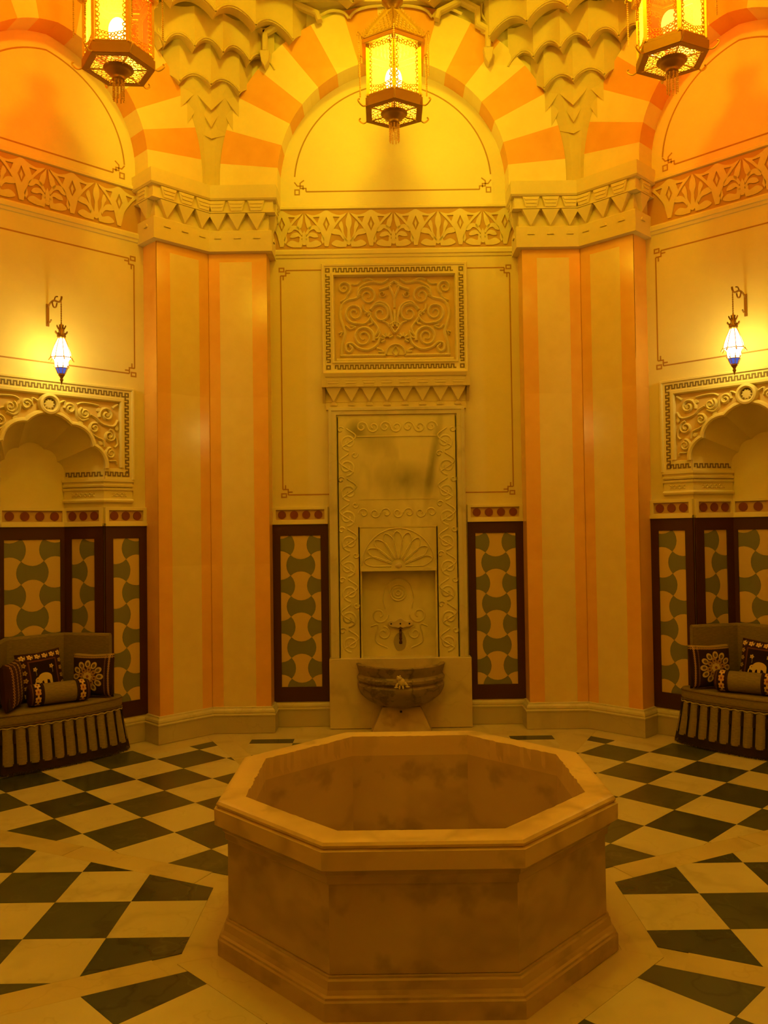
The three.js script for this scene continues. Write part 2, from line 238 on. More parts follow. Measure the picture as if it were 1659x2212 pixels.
function paintedBox(x0, x1, y0, y1, z, gaps = []) {    // thin painted line with a knot in each corner; gaps: [side, from, to]
  const w = 0.013, h = 0.0015, k = 0.055, gs = [];
  const seg = (side, a, b) => { const cut = gaps.filter(g => g[0] === side); let s = a; for (const [, f, t] of cut) { if (f > s) gs.push(side === 't' || side === 'b' ? ribbon([[s, side === 't' ? y1 : y0], [f, side === 't' ? y1 : y0]], w, h, z) : ribbon([[side === 'l' ? x0 : x1, s], [side === 'l' ? x0 : x1, f]], w, h, z)); s = Math.max(s, t); } if (s < b) gs.push(side === 't' || side === 'b' ? ribbon([[s, side === 't' ? y1 : y0], [b, side === 't' ? y1 : y0]], w, h, z) : ribbon([[side === 'l' ? x0 : x1, s], [side === 'l' ? x0 : x1, b]], w, h, z)); };
  seg('t', x0 + k, x1 - k); seg('b', x0 + k, x1 - k); seg('l', y0 + k, y1 - k); seg('r', y0 + k, y1 - k);
  for (const [cx, sx] of [[x0, 1], [x1, -1]]) for (const [cy, sy] of [[y0, 1], [y1, -1]]) { const q = (a, b) => [cx + sx * a, cy + sy * b]; gs.push(ribbon([q(k, 0), q(k, k), q(0, k)].map(p => p), w, h, z), ribbon([q(-0.012, 0.012), q(0.035, 0.012), q(0.035, -0.024), q(-0.012, -0.024)], w, h, z, true), ribbon([q(k, 0.028), q(k + 0.045, 0.028)], w, h, z), ribbon([q(0.028, k), q(0.028, k + 0.045)], w, h, z)); }
  return gs;
}
function axeTiles(x0, x1, y0, y1, shift, par) {        // the interlocking axe-head tiles, clipped by the panel
  const c = 0.21, cx = (x0 + x1) / 2, res = [];
  const arc = (p, q, out) => { const a = arcPts(p, q, out ? -0.207 * c : 0.207 * c, 6); a.pop(); return a; };
  for (let i = -3; i <= 3; i++) for (let j = -1; j < 12; j++) {
    const X = cx + (i - 0.5 + shift) * c, Yt = y1 + 0.010 - j * c, d = Math.abs(i + j + par) % 2 === 1, B = [X, Yt - c], Cc = [X + c, Yt - c], D = [X + c, Yt], E = [X, Yt];
    let p = [...arc(B, Cc, !d), ...arc(Cc, D, d), ...arc(D, E, !d), ...arc(E, B, d)];
    const g = 0.0012; p = p.map(([x, y]) => { const mx = X + c / 2, my = Yt - c / 2, l = Math.hypot(x - mx, y - my); return [x - (x - mx) / l * g, y - (y - my) / l * g]; });
    p = clip(clip(clip(clip(p, 1, 0, x1), -1, 0, -x0), 0, 1, y1), 0, -1, -y0);
    if (p.length > 2 && Math.abs(areaOf(p)) > 0.0006) res.push([p, d]);
  }
  return res;
}
function dado(parent, frame, x0, x1, z, shift = 0, par = 0, sh = 0) {
  const f = 0.078, y0 = 0.25, y1 = 2.065, tx0 = x0 + f + sh * 0.5, tx1 = x1 - f - sh * 0.5, ty0 = 0.40, ty1 = 1.943;
  const m = mesh('dado_panel', [plate(rect(x0, x1, y0, y1), z, z + 0.028, [rect(tx0, tx1, ty0, ty1).reverse()], 0.002)], M.maroon, parent, { frame, label: 'dark maroon stone border' });
  mesh('grout_bed', box(tx0, tx1, ty0, ty1, z, z + 0.010), M.grout, m);
  for (const [p, d] of axeTiles(tx0, tx1, ty0, ty1, shift, par)) mesh(d ? 'grey_axe_tile' : 'ochre_axe_tile', plate(p, z + 0.006, z + 0.0165), d ? M.tileGrey : M.tileOchre, m);
  return m;
}
const discGeo = norm(new THREE.CylinderGeometry(0.0415, 0.0415, 0.012, 24).rotateX(PI / 2));
function dotStrip(parent, frame, x0, x1, z, first) {
  const y0 = 2.07, y1 = 2.235;
  const m = mesh('circle_strip', [plate(rect(x0, x1, y0, y1), z, z + 0.032, [rect(x0 + 0.035, x1 - 0.035, y0 + 0.034, y1 - 0.028).reverse()], 0.002), box(x0, x1, y0 - 0.012, y0 + 0.012, z, z + 0.042)], M.plaster, parent, { frame });
  mesh('strip_ground', box(x0 + 0.03, x1 - 0.03, y0 + 0.03, y1 - 0.024, z, z + 0.012), M.discGround, m);
  const nd = Math.round((x1 - x0 - 0.05) / 0.134), sp = (x1 - x0 - 0.07) / nd; for (let q = 0; q < nd; q++) { const x = x0 + 0.035 + sp * (q + 0.5); const d = mesh('disc', discGeo, M.disc, m, { raw: true }); d.position.set(x, (y0 + y1) / 2 + 0.003, z + 0.013); }
}
function fretPath(n, u) { const p = []; for (let i = 0; i < n; i++) p.push([i * u, 0], [i * u, 1], [(i + 0.5) * u, 1], [(i + 0.5) * u, 0]); p.push([n * u, 0]); return p; }
function fretRun(x0, x1, y0, y1, z, dir) {          // a running key along the long side of the given box
  const L = dir === 'h' ? x1 - x0 : y1 - y0, n = Math.round(L / 0.0527), u = L / n, w = 0.013, t = dir === 'h' ? y1 - y0 : x1 - x0;
  return ribbon(fretPath(n, u).map(([a, b]) => dir === 'h' ? [x0 + a, y0 + b * t] : [x0 + b * t, y0 + a]), w, 0.0018, z);
}
const fretSquare = (cx, cy, s, z) => ribbon(rect(cx - s, cx + s, cy - s, cy + s), 0.013, 0.0018, z, true);

const WALL_LABEL = {
  0: 'cream arched bay wall holding the fountain slab, relief panel and palmette frieze', 1: 'cream arched bay wall with a scalloped alcove behind a sofa', 7: 'cream arched bay wall with a scalloped alcove behind a sofa',
  2: 'plain cream arched bay wall beside an alcove bay', 6: 'plain cream arched bay wall beside an alcove bay', 3: 'plain cream arched bay wall flanking the entrance', 5: 'plain cream arched bay wall flanking the entrance', 4: 'cream entrance wall with the doorway facing the fountain' };
const WALL_GROUP = { 1: 'alcove bay walls', 7: 'alcove bay walls', 2: 'side bay walls', 6: 'side bay walls', 3: 'entrance bay walls', 5: 'entrance bay walls' };
const frames = Array.from({ length: 8 }, (_, i) => FRAME(i)), walls = [];
for (let i = 0; i < 8; i++) {
  const b = BAY(i), pos = new THREE.Vector3().setFromMatrixPosition(frames[i]), seen = i === 0 || i === 1 || i === 7;
  const w = walls[i] = thing('wall_' + SIDE[i], WALL_LABEL[i], 'wall', WALL_GROUP[i], 'structure', pos.toArray(), i * PI / 4), z = -DEP;
  // plaster with the arched head, the alcove or the doorway cut out
  const head = archArc(b.w + 0.06, b.e, b.yc, 0, PI, 40), out = [[-b.bh, 0]];
  if (b === diag && seen) out.push([-0.527, 0], ...lobes().reverse(), [0.527, 0]); else if (i === 4) out.push([-1.1, 0], [-1.1, 3.1], [1.1, 3.1], [1.1, 0]);
  out.push([b.bh, 0], [b.bh, Y0], [b.w + 0.06, Y0], ...head, [-b.w - 0.06, Y0], [-b.bh, Y0]);
  mesh('plaster', plate(out, z - 0.08, z), M.plaster, w);
  // wall above the arch
  const up = [[-b.half - 0.05, Y0], [-b.W + 0.05, Y0], ...archArc(b.W - 0.05, b.E, b.yc, PI, 0, 32), [b.W - 0.05, Y0], [b.half + 0.05, Y0], [b.half + 0.05, 8.1], [-b.half - 0.05, 8.1]];
  mesh('spandrel_plaster', plate(up, -0.16, -0.05), M.plaster, w);
  // voussoirs
  const bl = b.ang.map(rad), K = bl.length, vs = [];
  const springer = [[b.w, Y0], [b.W, Y0], [b.W, b.yc], ...archArc(b.W, b.E, b.yc, 0, bl[0], 2).slice(1), ...archArc(b.w, b.e, b.yc, bl[0], 0, 2)];
  vs.push([springer, 0]); for (let k = 0; k + 1 < K; k++) vs.push([[...archArc(b.W, b.E, b.yc, bl[k], bl[k + 1], 4), ...archArc(b.w, b.e, b.yc, bl[k + 1], bl[k], 4)], (k + 1) % 2]);
  const both = [...vs, ...vs.map(([p, o]) => [p.map(([x, y]) => [-x, y]).reverse(), o])]; both.push([[...archArc(b.W, b.E, b.yc, bl[K - 1], PI - bl[K - 1], 6), ...archArc(b.w, b.e, b.yc, PI - bl[K - 1], bl[K - 1], 6)], K % 2]);
  for (const [p, o] of both) mesh('voussoir', plate(p, z, 0), o ? M.vOrange : M.vYellow, w);
  if (!seen) { if (i !== 4) for (const s of [-1, 1]) mesh('dado_panel', box(s > 0 ? 0.1 : -b.bh, s > 0 ? b.bh : -0.1, 0.25, 2.06, z, z + 0.02), M.maroon, w); continue; }
  // mouldings, frieze
  const run = (prof, y) => sweep([[b.bh, z], [-b.bh, z]], prof.map(([o, h]) => [o, h + y]), { map: floorMap });
  mesh('upper_moulding', [run([[0, 0], [0.026, 0.008], [0.026, 0.030], [0.010, 0.046], [0.010, 0.058], [0, 0.064]], 5.309)], M.plaster, w);
  mesh('lower_moulding', [run([[0, 0], [0.012, 0.004], [0.016, 0.030], [0.028, 0.036], [0.030, 0.072], [0.014, 0.092], [0, 0.096]], 4.807)], M.plaster, w);
  const fr = mesh('palmette_frieze', box(-b.bh, b.bh, 4.903, 5.309, z, z + 0.004), M.friezeGround, w, { label: 'carved band of palmettes on a terracotta ground' });
  const nU = b === main ? 2 : 1.5;
  for (let q = -3; q <= 3; q++) {
    const xc = q * UW, lim = b.bh - 0.02; if (Math.abs(xc) < lim - 0.1) { const m = mesh('palmette', (q + 8) % 2 ? G.palmetteB : G.palmetteA, M.stuccoWork, fr, { raw: true }); m.position.set(xc, 4.903, z + 0.002); }
    const xs = xc + UW / 2; if (Math.abs(xs) < lim - 0.05) { const m = mesh('bud_spandrel', G.spandrel, M.stuccoWork, fr, { raw: true }); m.position.set(xs, 4.903, z + 0.002); }
  }
  // painted line in the lunette
  const lw = b === main ? 1.02 : 0.76, le = b === main ? 0.03 : 0.14, ly = b === main ? 5.57 : 5.47, lb = b === main ? 5.505 : 5.43, f0 = 0.09;
  const la = archArc(lw, le, ly, f0, PI - f0, 48), lines = [ribbon(la, 0.014, 0.0015, z), ribbon([[-lw + 0.12, lb], [lw - 0.12, lb]], 0.014, 0.0015, z)];
  for (const s of [-1, 1]) { const q = (a, c2) => [s * (lw - a), lb + c2]; lines.push(ribbon([q(0.12, 0), q(0.12, 0.035), q(0.06, 0.035), q(0.06, 0.09), q(0.10, 0.12)], 0.012, 0.0015, z), ribbon([q(0.005, -0.03), q(0.05, -0.03), q(0.05, 0.02), q(0.005, 0.02)], 0.012, 0.0015, z, true), ribbon([q(0.0, 0.10), q(0.03, 0.06), q(0.09, 0.06), q(0.09, 0.02)], 0.012, 0.0015, z)); }
  if (b === main) lines.push(...paintedBox(-1.175, 1.195, 2.362, 4.685, z, [['t', -0.745, 0.745], ['b', -0.70, 0.70]]));
  else lines.push(...paintedBox(-0.85, 0.85, 3.525, 4.64, z));
  mesh('painted_line', lines, M.line, w);
  if (b === main) {
    for (const s of [-1, 1]) { const x0 = s < 0 ? -1.283 : 0.715, x1 = s < 0 ? -0.715 : 1.283; dado(w, frames[i], x0, x1, z); dotStrip(w, frames[i], x0, x1, z, 0.083); }
  } else {
    // the alcove: splayed cheeks, back and scalloped soffit
    const fb = 0.312, dp = 0.36, zb = z - dp, front = lobes(), back = lobes(0.592, 2.55, 0.62), so = [];
    for (let k = 0; k + 1 < front.length; k++) { const a = front[k], c = front[k + 1], d = back[k], e = back[k + 1]; so.push(...[a[0], a[1], z], ...[c[0], c[1], z], ...[e[0], e[1], zb], ...[a[0], a[1], z], ...[e[0], e[1], zb], ...[d[0], d[1], zb]); }
    mesh('alcove_soffit', toCreasedNormals(tris(so), 0.5), M.plaster, w);
    mesh('alcove_back', plate([[-fb - 0.02, 0], [fb + 0.02, 0], [fb + 0.02, 3.1], [-fb - 0.02, 3.1]], zb - 0.06, zb), M.plaster, w);
    const fx = new THREE.Matrix4().makeTranslation(0, 0, zb), fBack = frames[i].clone().multiply(fx);
    dado(w, fBack, -fb, fb, 0, 0, 0, -0.05); dotStrip(w, fBack, -fb, fb, 0, 0.09);
    for (const s of [-1, 1]) {
      const x0 = s < 0 ? -0.527 : fb, zz0 = s < 0 ? z : zb, len = Math.hypot(0.527 - fb, dp), al = Math.atan2(dp, 0.527 - fb);
      // frame of a cheek: x runs along it from left to right, z into the room
      const fc = frames[i].clone().multiply(new THREE.Matrix4().makeTranslation(s < 0 ? -0.527 : fb, 0, s < 0 ? z : zb)).multiply(new THREE.Matrix4().makeRotationY(s < 0 ? al : -al));
      mesh('alcove_cheek', box(0, len, 0, 2.64, -0.05, 0), M.plaster, w, { frame: fc });
      dado(w, fc, 0, len, 0, 0.5, s < 0 ? 0 : 1, 0.02); dotStrip(w, fc, 0, len, 0, 0.075);
      const wx0 = s < 0 ? -0.951 : 0.527, wx1 = s < 0 ? -0.527 : 0.951; dado(w, frames[i], wx0, wx1, z, 0.5, s < 0 ? 0 : 1); dotStrip(w, frames[i], wx0, wx1, z, 0.09);
    }
  }
}
// the passage behind the doorway, where the photographer stands
mesh('passage_shell', [box(-1.3, -1.1, 0, 3.1, -3.5, -DEP), box(1.1, 1.3, 0, 3.1, -3.5, -DEP), box(-1.3, 1.3, 3.1, 3.3, -3.5, -DEP), box(-1.3, 1.3, 0, 3.3, -3.7, -3.5)], M.plaster, walls[4]);

// ---------------------------------------------------------------- piers, baseboards, capitals at the eight corners
const PAIR = { 0: 'back corner', 7: 'back corner' };
G.wedge = tris((() => { const o = [], a = [-0.088, 0.155, 0.068], b = [0.088, 0.155, 0.068], c = [0, 0, 0.034], d = [-0.088, 0.155, 0], e = [0.088, 0.155, 0], f = [0, 0, 0]; for (const t of [[a, c, b], [a, d, f], [a, f, c], [b, c, f], [b, f, e], [a, b, e], [a, e, d]]) for (const v of t) o.push(...v); return o; })());
G.wedge = norm(G.wedge);
G.step = merged([plate([[-0.055, 0], [0.055, 0], [0.085, 0.105], [-0.085, 0.105]], 0, 0.106, [], 0.004), plate([[-0.05, 0.035], [0.05, 0.035], [0.058, 0.05], [-0.058, 0.05]], 0.1, 0.113), plate([[-0.062, 0.07], [0.062, 0.07], [0.07, 0.088], [-0.07, 0.088]], 0.1, 0.113)]);
G.boss = norm(new THREE.CylinderGeometry(0.034, 0.040, 0.016, 20, 1, false, -PI / 2, PI).rotateX(PI / 2).rotateZ(0));
const capProfile = [[0, 4.785], [0.062, 4.79], [0.062, 4.992], [0.056, 5.0], [0.028, 5.004], [0.028, 5.16], [0.098, 5.165], [0.098, 5.178], [0.078, 5.182], [0.078, 5.285], [0.106, 5.29], [0.118, 5.305], [0.118, 5.435], [0, 5.44]];
for (let k = 0; k < 8; k++) {
  const b0 = BAY(k), b1 = BAY((k + 1) % 8), f0 = frames[k], f1 = frames[(k + 1) % 8], seen = k === 0 || k === 7;
  const Cw = new THREE.Vector3(-b0.half, 0, 0).applyMatrix4(f0), W2 = (f, x, z) => { const v = new THREE.Vector3(x, 0, z).applyMatrix4(f).sub(Cw); return [v.x, v.z]; };
  const lp = seen ? 'corner pier of polished orange and cream stripes between fountain bay and alcove bay' : 'striped corner pier standing towards the entrance';
  const g = thing('corner_pier', lp, 'pier', seen ? 'piers beside the fountain bay' : 'piers towards the entrance', 'structure', Cw.toArray());
  const jamb0 = W2(f0, -b0.bh, -DEP), edge0 = W2(f0, -b0.bh, 0), mid = [0, 0], edge1 = W2(f1, b1.bh, 0), jamb1 = W2(f1, b1.bh, -DEP);
  const core = [jamb0, edge0, mid, edge1, jamb1], inner = sweepRings(core, [[-0.008, 0]], { map: (a, c) => [a, c] }).map(r => r[0]), back = W2(f0, -b0.half - 0.1, -0.45);
  mesh('pier_core', plate([...inner, back].map(([x, z]) => [x, -z]), 0, 4.80).rotateX(-PI / 2), M.orange, g);
  const yb = 0.255, yt = 4.79, yl = 4.70;
  const face = (f, sgn, b) => {       // stripes from the corner outwards
    const X = t => sgn * (-b.half + t), slab = (t0, t1, y0, y1, m, n) => mesh(n, box(Math.min(X(t0), X(t1)), Math.max(X(t0), X(t1)), y0, y1, -0.009, 0), m, g, { frame: f });
    slab(0.004, 0.112, yb, yl, M.orange, 'orange_stripe'); slab(0.112, 0.436, yb, yl, M.yellow, 'cream_stripe'); slab(0.436, b.p, yb, yl, M.orange, 'orange_stripe'); slab(0.004, b.p, yl, yt, M.orange, 'orange_top_band');
    mesh('orange_jamb', sgn > 0 ? box(-b.bh - 0.009, -b.bh, yb, yt, -DEP, -0.0005) : box(b.bh, b.bh + 0.009, yb, yt, -DEP, -0.0005), M.orange, g, { frame: f });
  };
  face(f0, 1, b0); face(f1, -1, b1);
  // baseboard
  const L0 = b0 === main ? (k === 0 || k === 7 ? 0.575 : b0.bh) : 0.424, L1 = b1 === main ? (k === 7 ? 0.575 : b1.bh) : 0.424, door0 = k === 4 ? 0.18 : L0, door1 = k === 3 ? 0.18 : L1;
  const path = [W2(f0, -b0.bh + door0, -DEP), jamb0, edge0, mid, edge1, jamb1, W2(f1, b1.bh - door1, -DEP)];
  const bs = thing('baseboard_' + SIDE[k] + '_corner', seen ? 'veined marble skirting with moulded top round a striped pier beside the fountain bay' : 'veined marble skirting round a striped pier towards the entrance', 'baseboard', seen ? 'skirtings beside the fountain bay' : 'skirtings towards the entrance', 'structure', Cw.toArray());
  mesh('plinth', sweep(path, [[0, 0], [0.040, 0], [0.040, 0.172], [0, 0.172]], { map: floorMap }), M.marbleGrey, bs);
  mesh('top_moulding', sweep(path, [[0, 0.172], [0.046, 0.173], [0.046, 0.184], [0.036, 0.190], [0.040, 0.205], [0.036, 0.222], [0.020, 0.240], [0.018, 0.252], [0, 0.256]], { map: floorMap }), M.marble, bs);
  // capital
  const cp = thing('capital', seen ? 'carved stucco capital with triangular niches on the striped pier beside the fountain bay' : 'carved stucco capital on a striped pier towards the entrance', 'capital', seen ? 'capitals beside the fountain bay' : 'capitals towards the entrance', 'structure', [Cw.x, 0, Cw.z]);
  mesh('bell', sweep([jamb0, edge0, mid, edge1, jamb1], capProfile, { map: floorMap }), M.stuccoWork, cp);
  if (!seen) continue;
  const put = (f, x, z, ry) => { const F = f.clone().multiply(new THREE.Matrix4().makeTranslation(x, 0, z)).multiply(new THREE.Matrix4().makeRotationY(ry)); const Y = y => F.clone().multiply(new THREE.Matrix4().makeTranslation(0, y, 0.028)); mesh('niche_wedge', G.wedge, M.stuccoWork, cp, { raw: true, frame: Y(5.004) }); const st = F.clone().multiply(new THREE.Matrix4().makeTranslation(0, 5.178, 0)); mesh('stepped_block', G.step, M.stuccoWork, cp, { raw: true, frame: st }); const bo = F.clone().multiply(new THREE.Matrix4().makeTranslation(0, 4.915, 0.064)).multiply(new THREE.Matrix4().makeRotationZ(PI / 2 * 0 + PI)); mesh('half_disc', G.boss, M.stuccoWork, cp, { raw: true, frame: bo }); };
  for (const t of [0.11, 0.305, 0.50]) { put(f0, -b0.half + t, 0, 0); put(f1, b1.half - t, 0, 0); }
  put(f0, -b0.bh, -0.08, PI / 2); put(f1, b1.bh, -0.08, -PI / 2);
}

// ---------------------------------------------------------------- muqarnas in the two back corners
function muqarnas(k) {
  const bR = BAY(k), bL = BAY((k + 1) % 8), Cw = new THREE.Vector3(-bR.half, 0, 0).applyMatrix4(frames[k]);
  const g = thing('muqarnas_pendentive', 'honeycomb stucco pendentive narrowing down to a stem between striped arches', 'pendentive', 'pendentives between the arches', 'structure', [Cw.x, Y0, Cw.z], (k + 0.5) * PI / 4);
  const cs = Math.cos(PI / 8), sn = Math.sin(PI / 8);
  const ends = y => { const r = Math.max(0.05, bR.half - extHalf(bR, y)) + 0.02, l = Math.max(0.05, bL.half - extHalf(bL, y)) + 0.02; return [[-cs * l, sn * l], [cs * r, sn * r]]; };
  const plan = (y, bul) => { const [a, b] = ends(y); return s => [a[0] + (b[0] - a[0]) * s, a[1] + (b[1] - a[1]) * s + bul * Math.sin(PI * s) - 0.012]; };
  // a row of cells: cusps hang at the cell borders, the hollow between rises in an arch
  function row(name, y0, y1, n, bul, hump, depth, sharp, half) {
    const P = plan((y0 + y1) / 2 + 0.06, bul);
    for (let c = half ? -0.5 : 0; c < n - 0.01; c++) {
      const c0 = Math.max(0, c), c1 = Math.min(n, c + 1), N = 10, M2 = 3, o = [], bot = [], top = [];
      for (let q = 0; q <= N; q++) {
        const cc = c0 + (c1 - c0) * q / N, f = cc - c, s = cc / n, [x, z] = P(s), wv = sharp ? 1 - Math.abs(2 * f - 1) : Math.pow(Math.sin(PI * f), 0.85);
        bot.push([x, y0 + hump * wv - Y0, z + 0.01 - depth * Math.sin(PI * f)]); top.push([x, y1 + 0.14 - Y0, z + 0.01 - depth * 0.8 * Math.sin(PI * f)]);
      }
      for (let q = 0; q < N; q++) { o.push(...bot[q], ...bot[q + 1], ...top[q + 1], ...bot[q], ...top[q + 1], ...top[q]); }
      // the lip under the cell, running back to the row below
      for (let q = 0; q < N; q++) { const a = bot[q], b = bot[q + 1], a2 = [a[0], a[1] + 0.03, a[2] - 0.16], b2 = [b[0], b[1] + 0.03, b[2] - 0.16]; o.push(...a, ...b2, ...b, ...a, ...a2, ...b2); }
      mesh(name, toCreasedNormals(tris(o), 0.7), M.muqarnas, g);  // plaster in a darker colour that stands for the shading of the cells
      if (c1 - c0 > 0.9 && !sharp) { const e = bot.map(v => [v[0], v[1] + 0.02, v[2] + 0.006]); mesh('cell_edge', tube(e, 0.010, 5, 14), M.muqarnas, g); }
    }
  }
  // the stem
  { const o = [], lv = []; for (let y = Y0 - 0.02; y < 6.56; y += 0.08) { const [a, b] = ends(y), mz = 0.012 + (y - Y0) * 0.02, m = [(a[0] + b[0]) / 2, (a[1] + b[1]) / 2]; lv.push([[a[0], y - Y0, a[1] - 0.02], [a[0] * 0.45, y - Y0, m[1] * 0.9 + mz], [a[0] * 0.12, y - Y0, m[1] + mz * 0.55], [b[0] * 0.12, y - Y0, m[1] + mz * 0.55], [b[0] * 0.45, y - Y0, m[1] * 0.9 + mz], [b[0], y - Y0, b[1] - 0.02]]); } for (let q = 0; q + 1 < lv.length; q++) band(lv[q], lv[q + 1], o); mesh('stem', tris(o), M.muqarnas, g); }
  row('chevron', 5.92, 6.02, 1, 0.030, 0.08, 0.02, true, true);
  row('chevron', 6.02, 6.27, 2, 0.035, 0.22, 0.025, true, false);
  row('chevron', 6.17, 6.38, 2, 0.055, 0.17, 0.025, true, false);
  row('muqarnas_cell', 6.36, 6.66, 3, 0.085, 0.11, 0.05, false, true);
  row('muqarnas_cell', 6.63, 6.90, 5, 0.12, 0.14, 0.06, false, false);
  row('muqarnas_cell', 6.87, 7.20, 6, 0.15, 0.16, 0.075, false, true);
  row('muqarnas_cell', 7.18, 7.75, 7, 0.19, 0.13, 0.08, false, false);
  // strapwork: a forked raised band over each edge of the pendentive
  for (const s of [-1, 1]) {
    const f = s > 0 ? frames[k] : frames[(k + 1) % 8], b = s > 0 ? bR : bL, kx = s > 0 ? 1 : 0.93, X = x => s > 0 ? -1.869 + (1.869 + x) : (1.533 - (1.869 + x) * kx);
    const P = l => l.map(([x, y]) => [X(x), y]), zz = 0.085, bs = pts => sweep(pts, [[-0.028, -0.05], [-0.028, 0.0], [-0.016, 0.02], [0.016, 0.02], [0.028, 0], [0.028, -0.05]], { map: (a, c, h) => [a, c, h + zz] });
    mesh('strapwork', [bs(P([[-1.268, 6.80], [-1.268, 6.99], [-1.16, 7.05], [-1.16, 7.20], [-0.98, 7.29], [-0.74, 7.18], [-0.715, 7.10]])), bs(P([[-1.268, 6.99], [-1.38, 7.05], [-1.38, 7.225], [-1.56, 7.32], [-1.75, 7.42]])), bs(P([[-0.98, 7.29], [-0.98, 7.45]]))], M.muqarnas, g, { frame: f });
    const px = X(-1.268);
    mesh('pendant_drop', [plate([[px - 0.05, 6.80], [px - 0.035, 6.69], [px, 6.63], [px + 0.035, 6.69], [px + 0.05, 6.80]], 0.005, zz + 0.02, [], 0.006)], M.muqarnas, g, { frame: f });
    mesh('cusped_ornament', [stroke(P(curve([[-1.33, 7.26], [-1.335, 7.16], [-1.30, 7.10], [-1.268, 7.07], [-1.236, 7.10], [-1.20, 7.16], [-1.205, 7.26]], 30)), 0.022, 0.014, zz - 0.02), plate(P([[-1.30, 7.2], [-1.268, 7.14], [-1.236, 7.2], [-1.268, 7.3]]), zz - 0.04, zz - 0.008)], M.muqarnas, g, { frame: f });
  }
}
muqarnas(0); muqarnas(7);
// the stuccoed ledge with cusps that runs over the crown of the fountain arch
{
  const t = thing('trim_1', 'cusped stucco trim over the crown of the arch above the fountain', 'trim', null, 'structure', [0, 7.16, -A]);
  const o = []; for (const s of [-1, 1]) { o.push(stroke(curve([[s * 0.72, 0.02], [s * 0.6, 0.07], [s * 0.47, 0.05], [s * 0.42, -0.01]].map(p => p), 16), 0.03, 0.018, 0.03), stroke(curve([[s * 0.42, -0.01], [s * 0.36, 0.06], [s * 0.24, 0.10], [s * 0.05, 0.12]], 16), 0.03, 0.018, 0.03)); }
  mesh('cusp_line', o, M.stuccoWork, t); mesh('ledge', box(-0.98, 0.98, 0.13, 0.2, -0.05, 0.08), M.stuccoWork, t);
}
// ceiling: drum and dome above the picture
{
  const pr = [[4.95, 7.95], [4.9, 8.3]]; for (let q = 0; q <= 12; q++) { const a = q / 12 * PI / 2; pr.push([4.6 * Math.cos(a) + (q === 12 ? 0.001 : 0), 8.4 + 2.3 * Math.sin(a)]); }
  tag(mesh('ceiling', toCreasedNormals(norm(lathe(pr, 48)), 0.5), M.plaster, scene), 'plain cream dome over the hall', 'ceiling', null, 'structure');
}

// ---------------------------------------------------------------- octagonal basin
function octPath(R) { const w = 0.4142 * R + 0.015, v = 0.4142 * R, r = R - 0.015; return [[w, R], [-w, R], [-R, v], [-R, -v], [-w, -R], [w, -R], [r, -v], [r, v]]; }
{
  const t = thing('octagonal_basin', 'large veined marble octagonal basin with moulded rim on the chequered floor', 'basin');
  const base = octPath(0.9), prof = p => p.map(([r, y]) => [r - 0.9, y]), loop = p => [...p, p[0]];
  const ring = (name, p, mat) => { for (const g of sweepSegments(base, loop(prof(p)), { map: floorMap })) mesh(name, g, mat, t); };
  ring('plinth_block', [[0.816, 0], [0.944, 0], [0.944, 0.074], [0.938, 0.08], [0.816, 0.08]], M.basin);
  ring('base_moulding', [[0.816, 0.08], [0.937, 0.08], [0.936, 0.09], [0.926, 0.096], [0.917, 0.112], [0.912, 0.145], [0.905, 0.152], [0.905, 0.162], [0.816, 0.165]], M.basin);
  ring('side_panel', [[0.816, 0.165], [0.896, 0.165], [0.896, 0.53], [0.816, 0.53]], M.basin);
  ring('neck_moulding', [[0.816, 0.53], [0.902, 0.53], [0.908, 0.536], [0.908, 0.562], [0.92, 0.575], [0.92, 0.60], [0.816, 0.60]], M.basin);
  // coping, its inner arris chipped along the sides that show it
  const rim = prof([[0.816, 0.60], [0.942, 0.60], [0.953, 0.607], [0.9545, 0.6814], [0.941, 0.684], [0.937, 0.688], [0.944, 0.693], [0.9455, 0.703], [0.937, 0.714], [0.921, 0.7195], [0.905, 0.72], [0.83, 0.72], [0.8145, 0.7185], [0.8125, 0.70], [0.816, 0.64]]);
  const rings = sweepRings(base, rim, { closed: true, map: floorMap });
  for (let i = 0; i < 8; i++) {
    const a = rings[i], b = rings[(i + 1) % 8], N = 26, out = [], amp = [0.0015, 0.003, 0.013, 0.010, 0.006, 0.010, 0.013, 0.003][i]; let prev = null; const rr = [];
    for (let q = 0; q <= N; q++) { const s = q / N, j = amp * (rnd() - 0.2) * Math.sin(PI * s), d = amp * 0.7 * rnd() * Math.sin(PI * s); rr.push(a.map((p, k) => { const v = [p[0] + (b[k][0] - p[0]) * s, p[1], p[2] + (b[k][2] - p[2]) * s]; if (k >= 12) { const f = 1 + (k === 14 ? 0.4 : 1) * j / 0.82; v[0] *= f; v[2] *= f; if (k === 12) v[1] -= d; if (k === 13) v[1] -= d * 1.5; } return v; })); }
    for (let q = 0; q < N; q++) { band(rr[q], rr[q + 1], out); const r0 = rr[q], r1 = rr[q + 1], e = r0.length - 1; out.push(...r0[e], ...r1[e], ...r1[0], ...r0[e], ...r1[0], ...r0[0]); }
    mesh('coping_stone', toCreasedNormals(tris(out), 0.5), M.coping, t);  // same marble as the body, lighter colour stands for light on the rim
  }
  mesh('basin_floor', plate(octPath(0.83).map(([x, z]) => [x, -z]), 0.04, 0.11).rotateX(-PI / 2), M.basin, t);
}

